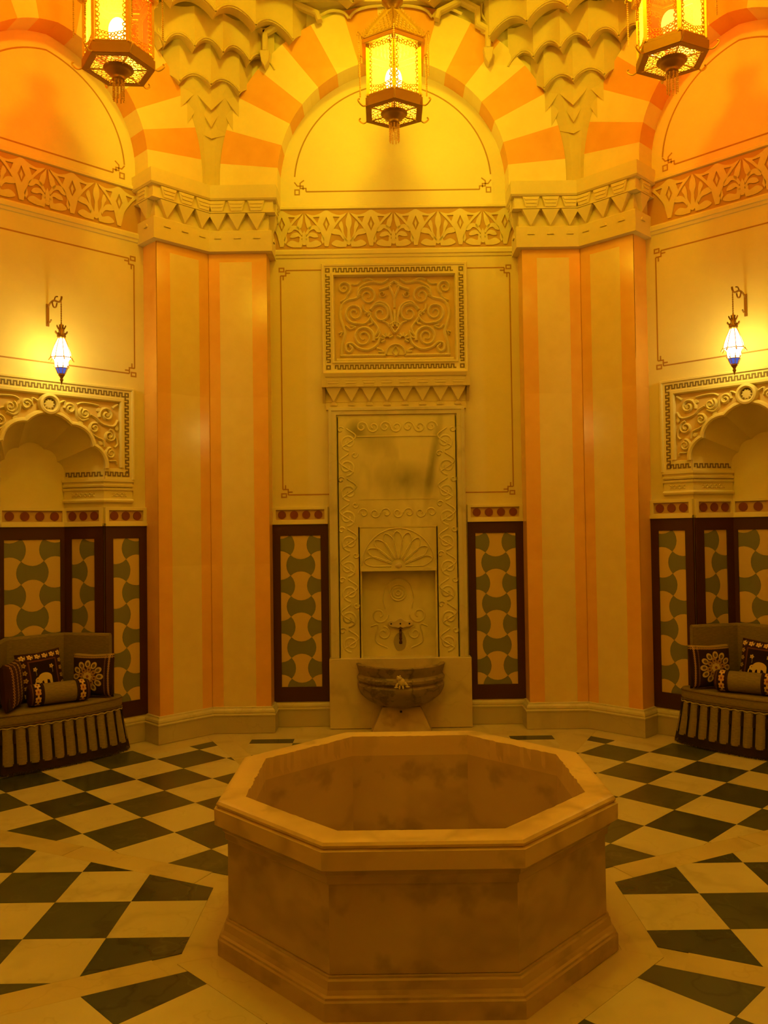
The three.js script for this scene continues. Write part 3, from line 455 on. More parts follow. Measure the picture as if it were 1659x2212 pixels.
// ---------------------------------------------------------------- fountain on the back wall
const ZW = -(A + DEP);
function uvFit(g, x0, x1, y0, y1) { g = norm(g); const p = g.attributes.position, uv = g.attributes.uv; for (let i = 0; i < p.count; i++) uv.setXY(i, (p.getX(i) - x0) / (x1 - x0), (p.getY(i) - y0) / (y1 - y0)); return g; }
{
  const t = thing('fountain_slab', 'tall old carved marble fountain slab in a pale frame below the cornice', 'fountain slab', null, null, [0, 0, ZW]);
  mesh('frame', [plate([[-0.69, 0.70], [-0.612, 0.70], [-0.612, 3.16], [0.612, 3.16], [0.612, 0.70], [0.69, 0.70], [0.69, 3.235], [-0.69, 3.235]], 0, 0.135, [], 0.003), ribbon([[-0.665, 0.71], [-0.665, 3.21], [0.665, 3.21], [0.665, 0.71]], 0.012, 0.008, 0.135)], M.marble, t);
  const y0 = 0.70, y1 = 3.165;
  mesh('slab', uvFit(plate([[-0.612, y0], [-0.371, y0], [-0.371, 1.572], [0.371, 1.572], [0.371, y0], [0.612, y0], [0.612, y1], [-0.612, y1]], 0, 0.115), -0.62, 0.62, 0.7, 3.18), M.slab, t, { uv: true });
  mesh('recess_back', uvFit(plate([[-0.371, y0], [0.371, y0], [0.371, 1.58], [-0.371, 1.58]], -0.01, 0.012), -0.9, 0.9, 0.2, 2.4), M.slab, t, { uv: true });
  mesh('lower_block', [new RoundedBoxGeometry(1.43, 0.70, 0.17, 2, 0.008).translate(0.005, 0.35, 0.085)], M.marbleWarm, t);
  mesh('recess_lintel', box(-0.385, 0.385, 1.572, 1.604, 0.02, 0.145), M.slabCut, t);
  // scrolling vine borders, inscription-like worn band, shell, rosette
  const vines = [];
  for (const s of [-1, 1]) for (let k = 0; k < 9; k++) { const cy = 0.84 + k * 0.255, d = (k % 2 ? 1 : -1) * s; vines.push(stroke(spiral(s * 0.50 + d * 0.012, cy, 0.085, 0.022, d > 0 ? -PI / 2 : PI * 1.5, d * -1.35), 0.024, 0.008, 0.114), stroke(spiral(s * 0.50 - d * 0.07, cy + 0.13, 0.034, 0.012, 0.4, d * 0.9), 0.018, 0.009, 0.114), stroke(curve([[s * 0.50 - d * 0.06, cy - 0.05], [s * 0.50 + d * 0.085, cy + 0.06], [s * 0.50 - d * 0.01, cy + 0.14]], 10), 0.018, 0.009, 0.114)); vines.push(ribbon([[s * 0.395, y0], [s * 0.395, 2.02]], 0.010, 0.008, 0.114), ribbon([[s * 0.60, y0], [s * 0.60, 3.14]], 0.008, 0.008, 0.114)); }
  mesh('vine_border', vines, M.slabCut, t);
  const head = []; for (let k = -3; k <= 3; k++) head.push(stroke(spiral(k * 0.118, 3.035, 0.058, 0.014, k % 2 ? 0 : PI, 1.2), 0.02, 0.009, 0.114)); head.push(ribbon([[-0.40, 2.94], [0.40, 2.94]], 0.01, 0.008, 0.114), ribbon([[-0.40, 2.02], [0.40, 2.02]], 0.014, 0.006, 0.114), ribbon([[-0.40, 2.30], [0.40, 2.30]], 0.008, 0.004, 0.114));
  for (let k = -3; k <= 3; k++) head.push(stroke(spiral(k * 0.115, 2.16, 0.052, 0.014, k % 2 ? PI : 0, -1.1), 0.018, 0.009, 0.114));
  mesh('scroll_band', head, M.slabCut, t);
  const sh = [], cy = 1.625; for (let k = 0; k < 9; k++) { const a = PI * (k + 0.5) / 9, r = 0.365, c = Math.cos(a), sn = Math.sin(a), wd = 0.052; const pt = (q, o) => [q * c - o * sn, cy + q * sn + o * c]; sh.push(stroke([...[0.07, 0.16, 0.25].map(q => pt(q, 0.018 + wd * (q - 0.07) / 0.3)), ...[0.3, 0.335, 0.35, 0.335, 0.3].map((q, i2) => pt(q, wd * Math.cos(PI * (i2 + 0.6) / 6.2) * 0.95)), ...[0.25, 0.16, 0.07].map(q => pt(q, -0.018 - wd * (q - 0.07) / 0.3))], 0.014, 0.013, 0.114)); }
  sh.push(stroke(archArc(0.37, 0.01, cy, 0.02, PI - 0.02, 30), 0.016, 0.010, 0.114)); mesh('shell_fan', sh, M.slabCut, t);
  mesh('shell_boss', new THREE.SphereGeometry(0.035, 16, 10).scale(1, 1, 0.8).translate(0, 1.625, 0.13), M.marbleWarm, t);
  const ros = []; for (const r of [0.025, 0.055, 0.082]) ros.push(stroke(spiral(-0.006, 1.344, r, r, 0, 1, 28), 0.016, 0.012, 0.011)); ros.push(stroke(curve([[-0.14, 1.18], [-0.16, 1.30], [-0.10, 1.45], [0, 1.49], [0.10, 1.45], [0.15, 1.30], [0.13, 1.18]], 30), 0.014, 0.009, 0.011)); mesh('rosette', ros, M.slabCut, t);
  mesh('worn_carving', [...[-1, 1].flatMap(s => [stroke(spiral(s * 0.2, 1.12, 0.09, 0.02, s > 0 ? PI : 0, s * 1.2), 0.02, 0.009, 0.011), stroke(spiral(s * 0.16, 0.93, 0.07, 0.02, PI / 2, s * 1.2), 0.02, 0.009, 0.011), stroke(curve([[s * 0.29, 1.0], [s * 0.22, 1.02], [s * 0.24, 0.85], [s * 0.12, 0.78]], 14), 0.018, 0.009, 0.011)])], M.slabCut, t);
  const tp = mesh('tap_plate', [plate(curve([[0.13, 0], [0.105, 0.03], [0.06, 0.025], [0, 0.055], [-0.06, 0.025], [-0.105, 0.03], [-0.13, 0], [-0.10, -0.03], [-0.055, -0.035], [0, -0.05], [0.055, -0.035], [0.10, -0.03]], 60, true).map(([x, y]) => [x + 0.012, y + 1.03]), 0.0, 0.045, [], 0.005)], M.marbleWarm, t);
  for (const x of [-0.082, 0.012, 0.104]) mesh('bore_hole', new THREE.CylinderGeometry(0.009, 0.009, 0.004, 12).rotateX(PI / 2).translate(x, 1.03, 0.046), M.black, tp);
  mesh('tap', [tube([[0.012, 0.955, 0.0], [0.012, 0.955, 0.07], [0.012, 0.945, 0.10], [0.012, 0.90, 0.105]], 0.014, 8), lathe([[0.001, 0.83], [0.016, 0.835], [0.018, 0.85], [0.011, 0.87], [0.017, 0.89], [0.012, 0.905], [0.001, 0.91]], 12).translate(0.012, 0, 0.105), lathe([[0.001, 0.965], [0.012, 0.968], [0.008, 0.985], [0.014, 0.995], [0.001, 1.005]], 12).translate(0.012, 0, 0.085), box(-0.012, 0.036, 0.985, 0.993, 0.081, 0.089)], M.bronze, t, { label: 'dark bronze tap' });
  mesh('water_stain', plate(curve([[-0.03, 0.92], [0.03, 0.94], [0.07, 0.86], [0.05, 0.77], [-0.02, 0.75], [-0.06, 0.84]], 24, true), 0.008, 0.0130), std({ color: lin(0.40, 0.36, 0.26), roughness: 0.6 }), t);
}
{
  const zc = ZW + 0.13, t = thing('wall_basin', 'half-round moulded stone wall basin with frog figure below the tap', 'basin', null, null, [0.006, 0, zc]);
  const out = [[0.19, 0.235], [0.25, 0.25], [0.33, 0.29], [0.40, 0.35], [0.425, 0.395], [0.435, 0.42], [0.437, 0.455], [0.425, 0.468], [0.415, 0.478], [0.428, 0.492], [0.44, 0.505], [0.442, 0.53], [0.428, 0.545], [0.420, 0.56], [0.432, 0.60], [0.445, 0.645], [0.446, 0.655], [0.438, 0.66], [0.40, 0.66], [0.385, 0.64], [0.34, 0.56], [0.22, 0.49], [0.001, 0.47]];
  mesh('bowl', toCreasedNormals(norm(lathe(out, 48, -PI / 2, PI)), 0.45).scale(1, 1, 1.06), M.bowl, t);
  mesh('stain_patch', plate([[-0.12, 0], [0.1, 0], [0.13, 0.02], [-0.1, 0.025]].map(([x, y]) => [x, y + 0.24]), 0.19, 0.2), M.bowl, t);
  const V = (x, y, z) => [x, y, z], q = (a, b, c, d) => [...a, ...b, ...c, ...a, ...c, ...d];
  const hw0 = 0.30, hw1 = 0.185, zf0 = 0.30, zf1 = 0.21, h = 0.245, bz = -0.02;
  const p = [V(-hw0, 0, bz), V(hw0, 0, bz), V(hw0, 0, zf0), V(-hw0, 0, zf0), V(-hw1, h, bz), V(hw1, h, bz), V(hw1, h, zf1), V(-hw1, h, zf1)];
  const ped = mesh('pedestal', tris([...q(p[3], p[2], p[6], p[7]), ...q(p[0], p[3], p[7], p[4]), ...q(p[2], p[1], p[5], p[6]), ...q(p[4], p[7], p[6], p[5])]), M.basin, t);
  mesh('drain_hole', new THREE.CylinderGeometry(0.012, 0.012, 0.006, 12).rotateX(PI / 2 - 0.35).translate(-0.006, 0.205, 0.228), M.black, ped);
  // the little frog clinging to the front
  const fg = (x, y, z, sx, sy, sz, rz = 0) => new THREE.SphereGeometry(1, 14, 10).scale(sx, sy, sz).rotateZ(rz).translate(x, y, z), zf = 0.462;
  mesh('frog_figure', [fg(0, 0.535, zf, 0.034, 0.042, 0.022, 0.35), fg(-0.022, 0.572, zf + 0.008, 0.026, 0.022, 0.02), fg(-0.036, 0.588, zf + 0.014, 0.009, 0.010, 0.009), fg(-0.014, 0.592, zf + 0.014, 0.009, 0.010, 0.009), fg(-0.045, 0.507, zf, 0.012, 0.026, 0.012, -0.5), fg(-0.052, 0.486, zf + 0.006, 0.020, 0.007, 0.010), fg(0.043, 0.512, zf, 0.013, 0.030, 0.014, 0.6), fg(0.056, 0.49, zf + 0.006, 0.022, 0.007, 0.010), fg(0.012, 0.485, zf + 0.004, 0.010, 0.022, 0.010, 0.2), fg(-0.02, 0.485, zf + 0.004, 0.009, 0.02, 0.01, -0.2)], M.marbleWarm, t, { label: 'pale carved frog' });
}

// ---------------------------------------------------------------- carved panel and its cornice over the fountain
{
  const t = thing('relief_panel', 'carved arabesque stucco panel in a key-pattern frame above the fountain slab', 'relief panel', null, null, [0, 3.60, ZW]), Y = 3.60;
  const yy = y => y - Y, ring = (x, y0, y1, x2, y2, y3, z0, z1, bv) => plate(rect(-x, x, yy(y0), yy(y1)), z0, z1, [rect(-x2, x2, yy(y2), yy(y3)).reverse()], bv);
  mesh('border', ring(0.744, 3.60, 4.73, 0.625, 3.725, 4.61, 0, 0.05, 0.003), M.plaster, t);
  mesh('outer_moulding', sweep(rect(-0.744, 0.744, yy(3.60), yy(4.73)), [[0.006, 0], [0.006, 0.05], [-0.004, 0.066], [-0.022, 0.062], [-0.028, 0.05]], { closed: true }), M.plaster, t);
  mesh('inner_moulding', sweep(rect(-0.622, 0.622, yy(3.728), yy(4.607)), [[0.028, 0.05], [0.022, 0.07], [0.006, 0.07], [0, 0.045], [-0.004, 0.01]], { closed: true }), M.plaster, t);
  const z = 0.0505, a0 = 4.665, b0 = 3.662, f = [fretRun(-0.625, 0.605, yy(a0) - 0.017, yy(a0) + 0.017, z, 'h'), fretRun(-0.615, 0.625, yy(b0) - 0.017, yy(b0) + 0.017, z, 'h')];
  for (const s of [-1, 1]) { const cx = s * 0.686; f.push(fretRun(cx - 0.017, cx + 0.017, yy(3.715), yy(4.625), z, 'v'), fretSquare(cx, yy(a0), 0.017, z), fretSquare(cx, yy(b0), 0.017, z)); }
  mesh('key_fret', f, M.fret, t);
  mesh('panel_ground', box(-0.63, 0.63, yy(3.72), yy(4.615), 0, 0.006), M.reliefGround, t);
  mesh('sill', sweep([[0.60, 0], [-0.60, 0]], [[0, yy(3.725)], [0.04, yy(3.73)], [0.045, yy(3.742)], [0.03, yy(3.757)], [0, yy(3.762)]], { map: floorMap }), M.stuccoWork, t);
  const PX = ([x, y]) => [(x - 822) * 0.00095, yy(4.603 - (y - 210) * 0.000988)], line = (pts, w, h, taper) => stroke(pts.map(PX), w * 1.2, h * 1.35, 0.005, taper);
  const sp = (cx, cy, r, deg, turns, w = 0.026) => line(spiral(cx, cy, r, r * 0.16, rad(deg), turns), w, 0.026, 'end');
  const half = [
    ['scroll', [sp(275, 330, 78, 60, -1.6), line(curve([[315, 398], [290, 440], [235, 470]], 10), 0.022, 0.022)]],
    ['scroll', [sp(530, 415, 105, 180, 1.75, 0.028), line(curve([[425, 415], [440, 330], [560, 270], [690, 280], [760, 240]], 20), 0.024, 0.024)]],
    ['scroll', [sp(388, 592, 108, 80, 1.8, 0.03), line(curve([[400, 700], [500, 700], [560, 620], [490, 560], [478, 500]], 20), 0.022, 0.022)]],
    ['scroll', [sp(668, 600, 112, 200, 1.5, 0.034), line(curve([[560, 560], [640, 480], [740, 510], [785, 620], [800, 740]], 24), 0.03, 0.028)]],
    ['scroll', [sp(480, 845, 118, 20, -1.9, 0.032), line(curve([[598, 845], [640, 760], [590, 680], [560, 640]], 18), 0.024, 0.024)]],
    ['scroll', [line(curve([[325, 925], [360, 960], [330, 1000], [292, 980], [296, 920], [350, 905], [430, 960], [540, 975], [630, 920], [660, 850]], 50), 0.028, 0.026)]],
    ['scroll', [sp(690, 395, 40, 0, 1.3, 0.018), line(curve([[660, 350], [740, 325], [790, 300]], 10), 0.03, 0.024)]],
    ['fan_leaf', Array.from({ length: 6 }, (_, k) => { const a = rad(150 + k * 36); return line([[738 + 26 * Math.cos(a), 868 + 26 * Math.sin(a)], [738 + 74 * Math.cos(a), 868 + 66 * Math.sin(a)]], 0.024, 0.024); })],
    ['leaf*', [line(curve([[500, 600], [540, 580], [560, 600], [530, 620]], 10), 0.024, 0.022), line(curve([[520, 690], [560, 660], [580, 700], [540, 720]], 10), 0.02, 0.02), line(curve([[620, 820], [660, 790], [640, 850], [600, 860]], 10), 0.022, 0.02), line(curve([[620, 960], [670, 975], [690, 1000], [640, 1000]], 10), 0.022, 0.02), line(curve([[690, 680], [740, 700], [770, 740]], 10), 0.022, 0.02), line(curve([[340, 720], [390, 735], [340, 760], [290, 720]], 10), 0.022, 0.02), line(curve([[230, 830], [250, 790], [215, 800]], 8), 0.018, 0.02), line(curve([[480, 250], [540, 230], [620, 262], [690, 270]], 10), 0.022, 0.02), line(curve([[360, 290], [420, 290], [460, 255]], 10), 0.02, 0.02)]],
    ['studded_band', [line(curve([[240, 1040], [245, 930], [280, 800], [250, 700], [228, 600], [250, 510], [300, 460], [400, 435], [450, 400]], 44), 0.030, 0.020), line([[225, 1036], [720, 1036]], 0.03, 0.02), ...Array.from({ length: 12 }, (_, k) => { const [x, y] = PX([240 + k * 42, 1036]); return new THREE.SphereGeometry(0.008, 8, 6).translate(x, y, 0.027); })]],
  ];
  for (const [n, gs] of half) for (const g of n === 'leaf*' ? gs.map(q => merged(q)) : [merged(gs)]) { const nm = n.replace('*', ''); mesh(nm, g, M.stuccoWork, t, { raw: true }); mesh(nm, mirrored(g), M.stuccoWork, t, { raw: true }); }
  mesh('centre_leaf', [line(curve([[822, 260], [770, 300], [800, 380], [822, 440]], 16), 0.026, 0.024), line(curve([[822, 260], [874, 300], [844, 380], [822, 440]], 16), 0.026, 0.024), line([[822, 560], [822, 720]], 0.03, 0.026), line(curve([[770, 720], [822, 690], [874, 720], [822, 800], [770, 720]], 24), 0.026, 0.03), line([[822, 430], [822, 540]], 0.022, 0.022)], M.stuccoWork, t);
  mesh('centre_dome', [line(spiral(828, 1030, 104, 104, PI, 0.5, 24), 0.024, 0.03), line(curve([[828, 940], [795, 1000], [828, 1040], [861, 1000], [828, 940]], 24), 0.02, 0.026), plate(Array.from({ length: 15 }, (_, k) => PX([828 + 100 * Math.cos(PI + k * PI / 14), 1035 + 100 * Math.sin(PI + k * PI / 14)])), 0.005, 0.018)], M.stuccoWork, t);
  // cornice
  const c = thing('stucco_cornice', 'bracketed stucco cornice with eight triangular niches under the relief panel', 'cornice', null, 'structure', [0, 3.20, ZW]), k0 = 3.2;
  mesh('cornice_body', sweep([[0.72, 0], [-0.72, 0]].map(p => p), [[0, 0.025], [0.028, 0.03], [0.03, 0.10], [0.035, 0.105], [0.05, 0.24], [0.115, 0.25], [0.125, 0.345], [0.135, 0.35], [0.15, 0.385], [0.14, 0.40], [0, 0.40]].map(([o, h]) => [o, h]), { map: floorMap }), M.stuccoWork, c);
  for (let q = 0; q < 8; q++) { const x = (q - 3.5) * 0.182; const w = mesh('niche_wedge', G.wedge, M.stuccoWork, c, { raw: true }); w.position.set(x, 0.105, 0.03); const bo = mesh('half_disc', G.boss, M.stuccoWork, c, { raw: true }); bo.position.set(x, 0.07, 0.034); bo.rotation.z = PI; const s = mesh('bracket_leaf', G.step, M.stuccoWork, c, { raw: true }); s.position.set(x, 0.256, 0.012); s.scale.set(1, 0.8, 1); }
  for (const s of [-1, 1]) mesh('cornice_end', plate([[0, 0.10], [0.05, 0.24], [0.115, 0.25], [0.14, 0.39], [0, 0.39]], -0.02, 0.02).rotateY(-PI / 2).translate(s * 0.735, 0, 0), M.stuccoWork, c);
}

// ---------------------------------------------------------------- the carved alcove surrounds
function nicheSurround(i) {
  const f = frames[i], pos = new THREE.Vector3(0, 2.28, -DEP).applyMatrix4(f), Y = 2.28, yy = y => y - Y;
  const t = thing('alcove_surround', 'carved stucco surround with scalloped arch, vine spandrels and key-pattern border over a sofa alcove', 'surround', 'alcove surrounds', 'structure', pos.toArray(), i * PI / 4);
  const lob = lobes().map(([x, y]) => [x, yy(y)]), lobO = sweepRings(lob, [[0.034, 0]], { map: (a, b) => [a, b] }).map(r => r[0]), sgn = lobO[20][1] > lob[20][1] ? 1 : -1, off = o => sweepRings(lob, [[sgn * o, 0]], { map: (a, b) => [a, b] }).map(r => r[0]);
  const X = 0.815, y0 = 2.50, y1 = 3.365;
  // border plate, open over the arch
  const open = [[-0.527, yy(2.49)], ...lob.slice().reverse(), [0.527, yy(2.49)]];
  mesh('border', plate([[-X, yy(y0)], [-0.527, yy(y0)], [-0.527, yy(2.598)], [-0.69, yy(2.605)], [-0.69, yy(3.245)], [0.69, yy(3.245)], [0.69, yy(2.605)], [0.527, yy(2.598)], [0.527, yy(y0)], [X, yy(y0)], [X, yy(y1)], [-X, yy(y1)]], 0, 0.03, [], 0.002), M.plaster, t);
  mesh('outer_moulding', sweep([[-X, yy(y0)], [-X, yy(y1)], [X, yy(y1)], [X, yy(y0)]], [[0.012, 0.0], [0.012, 0.03], [0.004, 0.044], [-0.012, 0.044], [-0.02, 0.03]].map(([o, h]) => [-o, h])), M.plaster, t);
  mesh('inner_moulding', sweep([[-0.69, yy(2.61)], [-0.69, yy(3.245)], [0.69, yy(3.245)], [0.69, yy(2.61)]], [[-0.024, 0.03], [-0.018, 0.048], [0.006, 0.048], [0.014, 0.03], [0.016, 0.0]]), M.plaster, t);
  const z = 0.0305, fr = [fretRun(-0.725, 0.725, yy(3.305) - 0.017, yy(3.305) + 0.017, z, 'h')];
  for (const s of [-1, 1]) { const cx = s * 0.748; fr.push(fretRun(cx - 0.015, cx + 0.015, yy(2.575), yy(3.285), z, 'v'), fretSquare(cx, yy(3.305), 0.016, z), fretSquare(cx, yy(2.548), 0.016, z), fretRun(s > 0 ? 0.53 : -0.725, s > 0 ? 0.725 : -0.53, yy(2.548) - 0.016, yy(2.548) + 0.016, z, 'h')); }
  mesh('key_fret', fr, M.fret, t);
  mesh('spandrel_ground', plate([[-0.69, yy(2.60)], [-0.527, yy(2.598)], ...lob.slice().reverse(), [0.527, yy(2.598)], [0.69, yy(2.60)], [0.69, yy(3.245)], [-0.69, yy(3.245)]], 0, 0.008), M.reliefGround, t);
  mesh('arch_moulding', sweep(off(0.018), [[-0.022, 0.0], [-0.022, 0.04], [-0.008, 0.052], [0.010, 0.046], [0.022, 0.03], [0.024, 0.0]], { smooth: 0.35 }), M.plaster, t);
  // vine scrolls, mirrored
  const ln = (pts, w = 0.026, h = 0.026) => stroke(pts.map(([x, y]) => [x, yy(y)]), w, h, 0.007), sp = (x, y, r, a, n, w = 0.03) => ln(spiral(x, y, r, r * 0.25, rad(a), n), w, 0.028);
  const half = [['vine_scroll', [sp(0.197, 3.128, 0.050, 180, -1.35)]], ['vine_scroll', [sp(0.335, 3.098, 0.054, 120, 1.4)]], ['vine_scroll', [sp(0.55, 3.10, 0.072, 200, -1.3, 0.034), ln([[0.61, 3.17], [0.66, 3.21]], 0.03)]], ['vine_scroll', [sp(0.428, 2.968, 0.050, 60, 1.3)]], ['vine_scroll', [sp(0.578, 2.905, 0.060, 90, -1.5)]], ['vine_scroll', [sp(0.588, 2.742, 0.052, 90, 1.5)]],
    ['vine_stem', [ln(curve([[0.10, 3.17], [0.145, 3.19], [0.15, 3.13]], 8), 0.024), ln(curve([[0.25, 3.13], [0.265, 3.06], [0.31, 3.03], [0.37, 3.05]], 12), 0.026), ln(curve([[0.26, 3.17], [0.30, 3.19], [0.40, 3.19], [0.47, 3.18]], 12), 0.024), ln(curve([[0.39, 3.09], [0.45, 3.06], [0.49, 3.02], [0.62, 3.0], [0.66, 3.06]], 14), 0.024), ln(curve([[0.37, 2.94], [0.44, 2.89], [0.51, 2.86], [0.53, 2.80]], 12), 0.024), ln(curve([[0.64, 2.90], [0.655, 2.83], [0.63, 2.80]], 8), 0.022), ln(curve([[0.53, 2.70], [0.57, 2.67], [0.64, 2.67], [0.65, 2.64]], 8), 0.022)]],
    ['vine_leaf', [[0.215, 3.12, 0.3], [0.345, 3.10, 1.2], [0.56, 3.10, 0.6], [0.43, 2.97, 2], [0.585, 2.90, 0.2], [0.595, 2.74, 1], [0.30, 3.0, 2.4], [0.47, 3.14, 0.5], [0.65, 2.98, 1.6], [0.49, 2.83, 2.6]].map(([x, y, a]) => at(plate([[-0.024, 0], [-0.012, -0.016], [0.008, -0.018], [0.032, 0], [0.008, 0.018], [-0.012, 0.016]], 0, 0.02, [], 0.004), x, yy(y), 0.006, 0, 0, a))]];
  for (const [n, gs] of half) { const g = merged(gs); mesh(n, g, M.stuccoWork, t, { raw: true }); mesh(n, mirrored(g), M.stuccoWork, t, { raw: true }); }
  const md = mesh('medallion', [sweep(spiral(0, 0, 0.078, 0.078, 0, 1, 32).slice(0, -1).map(([x, y]) => [x, y + yy(3.148)]), [[-0.02, 0], [-0.02, 0.05], [-0.006, 0.062], [0.012, 0.058], [0.02, 0.04], [0.02, 0]], { closed: true, smooth: 0.6 })], M.plaster, t);
  mesh('medallion_star', plate(Array.from({ length: 20 }, (_, k) => { const r = k % 2 ? 0.037 : 0.05, a = k * PI / 10; return [r * Math.cos(a), yy(3.148) + r * Math.sin(a)]; }), 0.004, 0.04, [], 0.006), M.plaster, md);
  // impost with two mouldings and carved plates, returning into the alcove
  for (const s of [-1, 1]) {
    const fb = 0.312, pth = s > 0 ? [[X, 0], [0.527, 0], [fb, -0.36]] : [[-fb, -0.36], [-0.527, 0], [-X, 0]];
    mesh('impost', [sweep(pth, [[0, yy(2.425)], [0.026, yy(2.428)], [0.03, yy(2.445)], [0.018, yy(2.455)], [0.018, yy(2.47)], [0.034, yy(2.478)], [0.034, yy(2.50)], [0, yy(2.503)]], { map: floorMap }), sweep(pth, [[0, yy(2.282)], [0.030, yy(2.284)], [0.034, yy(2.30)], [0.022, yy(2.312)], [0.010, yy(2.318)], [0.010, yy(2.39)], [0.024, yy(2.398)], [0.026, yy(2.418)], [0, yy(2.42)]], { map: floorMap })], M.plaster, t);
    // key fret under the arch along the cheek
    const al = Math.atan2(0.36, 0.527 - fb), len = Math.hypot(0.36, 0.527 - fb), fc = f.clone().multiply(new THREE.Matrix4().makeTranslation(s < 0 ? -0.527 : fb, 0, s < 0 ? -DEP : -DEP - 0.36)).multiply(new THREE.Matrix4().makeRotationY(s < 0 ? al : -al));
    mesh('key_fret', fretRun(0.02, len - 0.01, 2.548 - 0.016, 2.548 + 0.016, 0.001, 'h'), M.fret, t, { frame: fc });
    const knot = (x0, x1) => { const o = [], n = Math.round((x1 - x0) / 0.045), u = (x1 - x0) / n; for (let q = 0; q < n; q++) o.push(stroke([[x0 + q * u, 2.338], [x0 + (q + 1) * u, 2.372]], 0.010, 0.008, 0.01), stroke([[x0 + q * u, 2.372], [x0 + (q + 1) * u, 2.338]], 0.010, 0.008, 0.01), stroke(spiral(x0 + (q + 0.5) * u, 2.355, 0.011, 0.011, 0, 1, 10), 0.007, 0.008, 0.01)); return o; };
    mesh('knotwork_plate', knot(0.09, len - 0.09), M.stuccoWork, t, { frame: fc });
    mesh('knotwork_plate', knot(s > 0 ? 0.60 : -0.75, s > 0 ? 0.75 : -0.60).map(g => g), M.stuccoWork, t, { frame: f.clone().multiply(new THREE.Matrix4().makeTranslation(0, 0, -DEP)) });
  }
}
nicheSurround(1); nicheSurround(7);

// ---------------------------------------------------------------- sofas and cushions
const flowerPatch = (x, cx, cy, r, c1, c2, n = 6) => { x.fillStyle = c1; for (let k = 0; k < n; k++) { const a = k * 2 * PI / n; x.beginPath(); x.ellipse(cx + r * 0.6 * Math.cos(a), cy + r * 0.6 * Math.sin(a), r * 0.46, r * 0.36, a, 0, 2 * PI); x.fill(); } x.fillStyle = c2; x.beginPath(); x.arc(cx, cy, r * 0.32, 0, 2 * PI); x.fill(); };
const cushionAnimal = canvasTex(512, 512, (x, w, h) => {
  x.fillStyle = '#331016'; x.fillRect(0, 0, w, h); x.fillStyle = '#1f080c'; x.fillRect(110, 112, 292, 300);
  x.strokeStyle = '#6d4034'; x.lineWidth = 16; x.strokeRect(102, 104, 308, 316);
  for (let k = 0; k < 6; k++) for (const [px, py] of [[48 + k * 83, 52], [48 + k * 83, 462]]) { flowerPatch(x, px, py, 30, '#e2c9a4', '#c08f72', 5); x.strokeStyle = '#dcc79a'; x.lineWidth = 6; x.beginPath(); x.moveTo(px + 26, py + 22); x.quadraticCurveTo(px + 38, py, px + 34, py - 24); x.stroke(); }
  for (let k = 1; k < 5; k++) for (const px of [48, 463]) flowerPatch(x, px, 52 + k * 82, 26, '#b8a06f', '#8d5a4a', 5);
  for (const [px, py] of [[165, 195], [350, 185]]) { flowerPatch(x, px, py, 24, '#d9c79b', '#b98a63', 5); x.strokeStyle = '#b9a674'; x.lineWidth = 5; x.beginPath(); x.moveTo(px, py + 14); x.quadraticCurveTo(px + 14, py + 50, px + 4, py + 70); x.stroke(); }
  x.fillStyle = '#e5d09c'; x.beginPath(); x.ellipse(262, 300, 78, 56, 0, PI, 2 * PI); x.lineTo(340, 372); x.lineTo(312, 372); x.lineTo(306, 330); x.lineTo(282, 322); x.lineTo(276, 372); x.lineTo(246, 372); x.lineTo(240, 326); x.lineTo(222, 334); x.lineTo(216, 372); x.lineTo(190, 372); x.closePath(); x.fill();
  x.beginPath(); x.ellipse(186, 312, 36, 30, -0.3, 0, 2 * PI); x.fill(); x.lineWidth = 14; x.strokeStyle = '#e5d09c'; x.beginPath(); x.moveTo(160, 322); x.quadraticCurveTo(138, 350, 146, 378); x.stroke(); x.fillStyle = '#4a2a22'; x.beginPath(); x.arc(176, 306, 5, 0, 2 * PI); x.fill();
});
const cushionFlower = canvasTex(512, 512, (x, w, h) => {
  x.fillStyle = '#2a1014'; x.fillRect(0, 0, w, h); x.fillStyle = '#a08a5c'; x.fillRect(0, 0, w, 26);
  for (let k = 0; k < 26; k++) { flowerPatch(x, 14 + k * 20, 40, 11, '#c7ab7a', '#7d3f38', 4); flowerPatch(x, 470, 14 + k * 20, 12, '#caa98a', '#7d3f38', 4); flowerPatch(x, 425, 14 + k * 20, 9, '#8f6a5a', '#431a1c', 4); }
  for (let k = 0; k < 12; k++) { const a = k * PI / 6; x.fillStyle = '#cdbb8a'; x.beginPath(); x.ellipse(220 + 150 * Math.cos(a), 270 + 150 * Math.sin(a), 46, 34, a, 0, 2 * PI); x.fill(); x.fillStyle = '#6e5b3a'; x.beginPath(); x.ellipse(220 + 146 * Math.cos(a), 270 + 146 * Math.sin(a), 24, 17, a, 0, 2 * PI); x.fill(); }
  for (let k = 0; k < 8; k++) { const a = k * PI / 4 + 0.2; x.fillStyle = '#b3925f'; x.beginPath(); x.ellipse(220 + 82 * Math.cos(a), 270 + 82 * Math.sin(a), 40, 28, a, 0, 2 * PI); x.fill(); x.fillStyle = '#5c3b2e'; x.beginPath(); x.arc(220 + 84 * Math.cos(a), 270 + 84 * Math.sin(a), 11, 0, 2 * PI); x.fill(); }
  flowerPatch(x, 220, 270, 52, '#d6c69a', '#8d5a48', 8);
});
const cushionStripe = canvasTex(256, 256, (x, w, h) => { x.fillStyle = '#34121a'; x.fillRect(0, 0, w, h); for (const px of [40, 100, 160, 220]) for (let k = 0; k < 16; k++) flowerPatch(x, px, 8 + k * 16, 12, px % 80 ? '#a88468' : '#b99f78', '#5a2324', 4); });
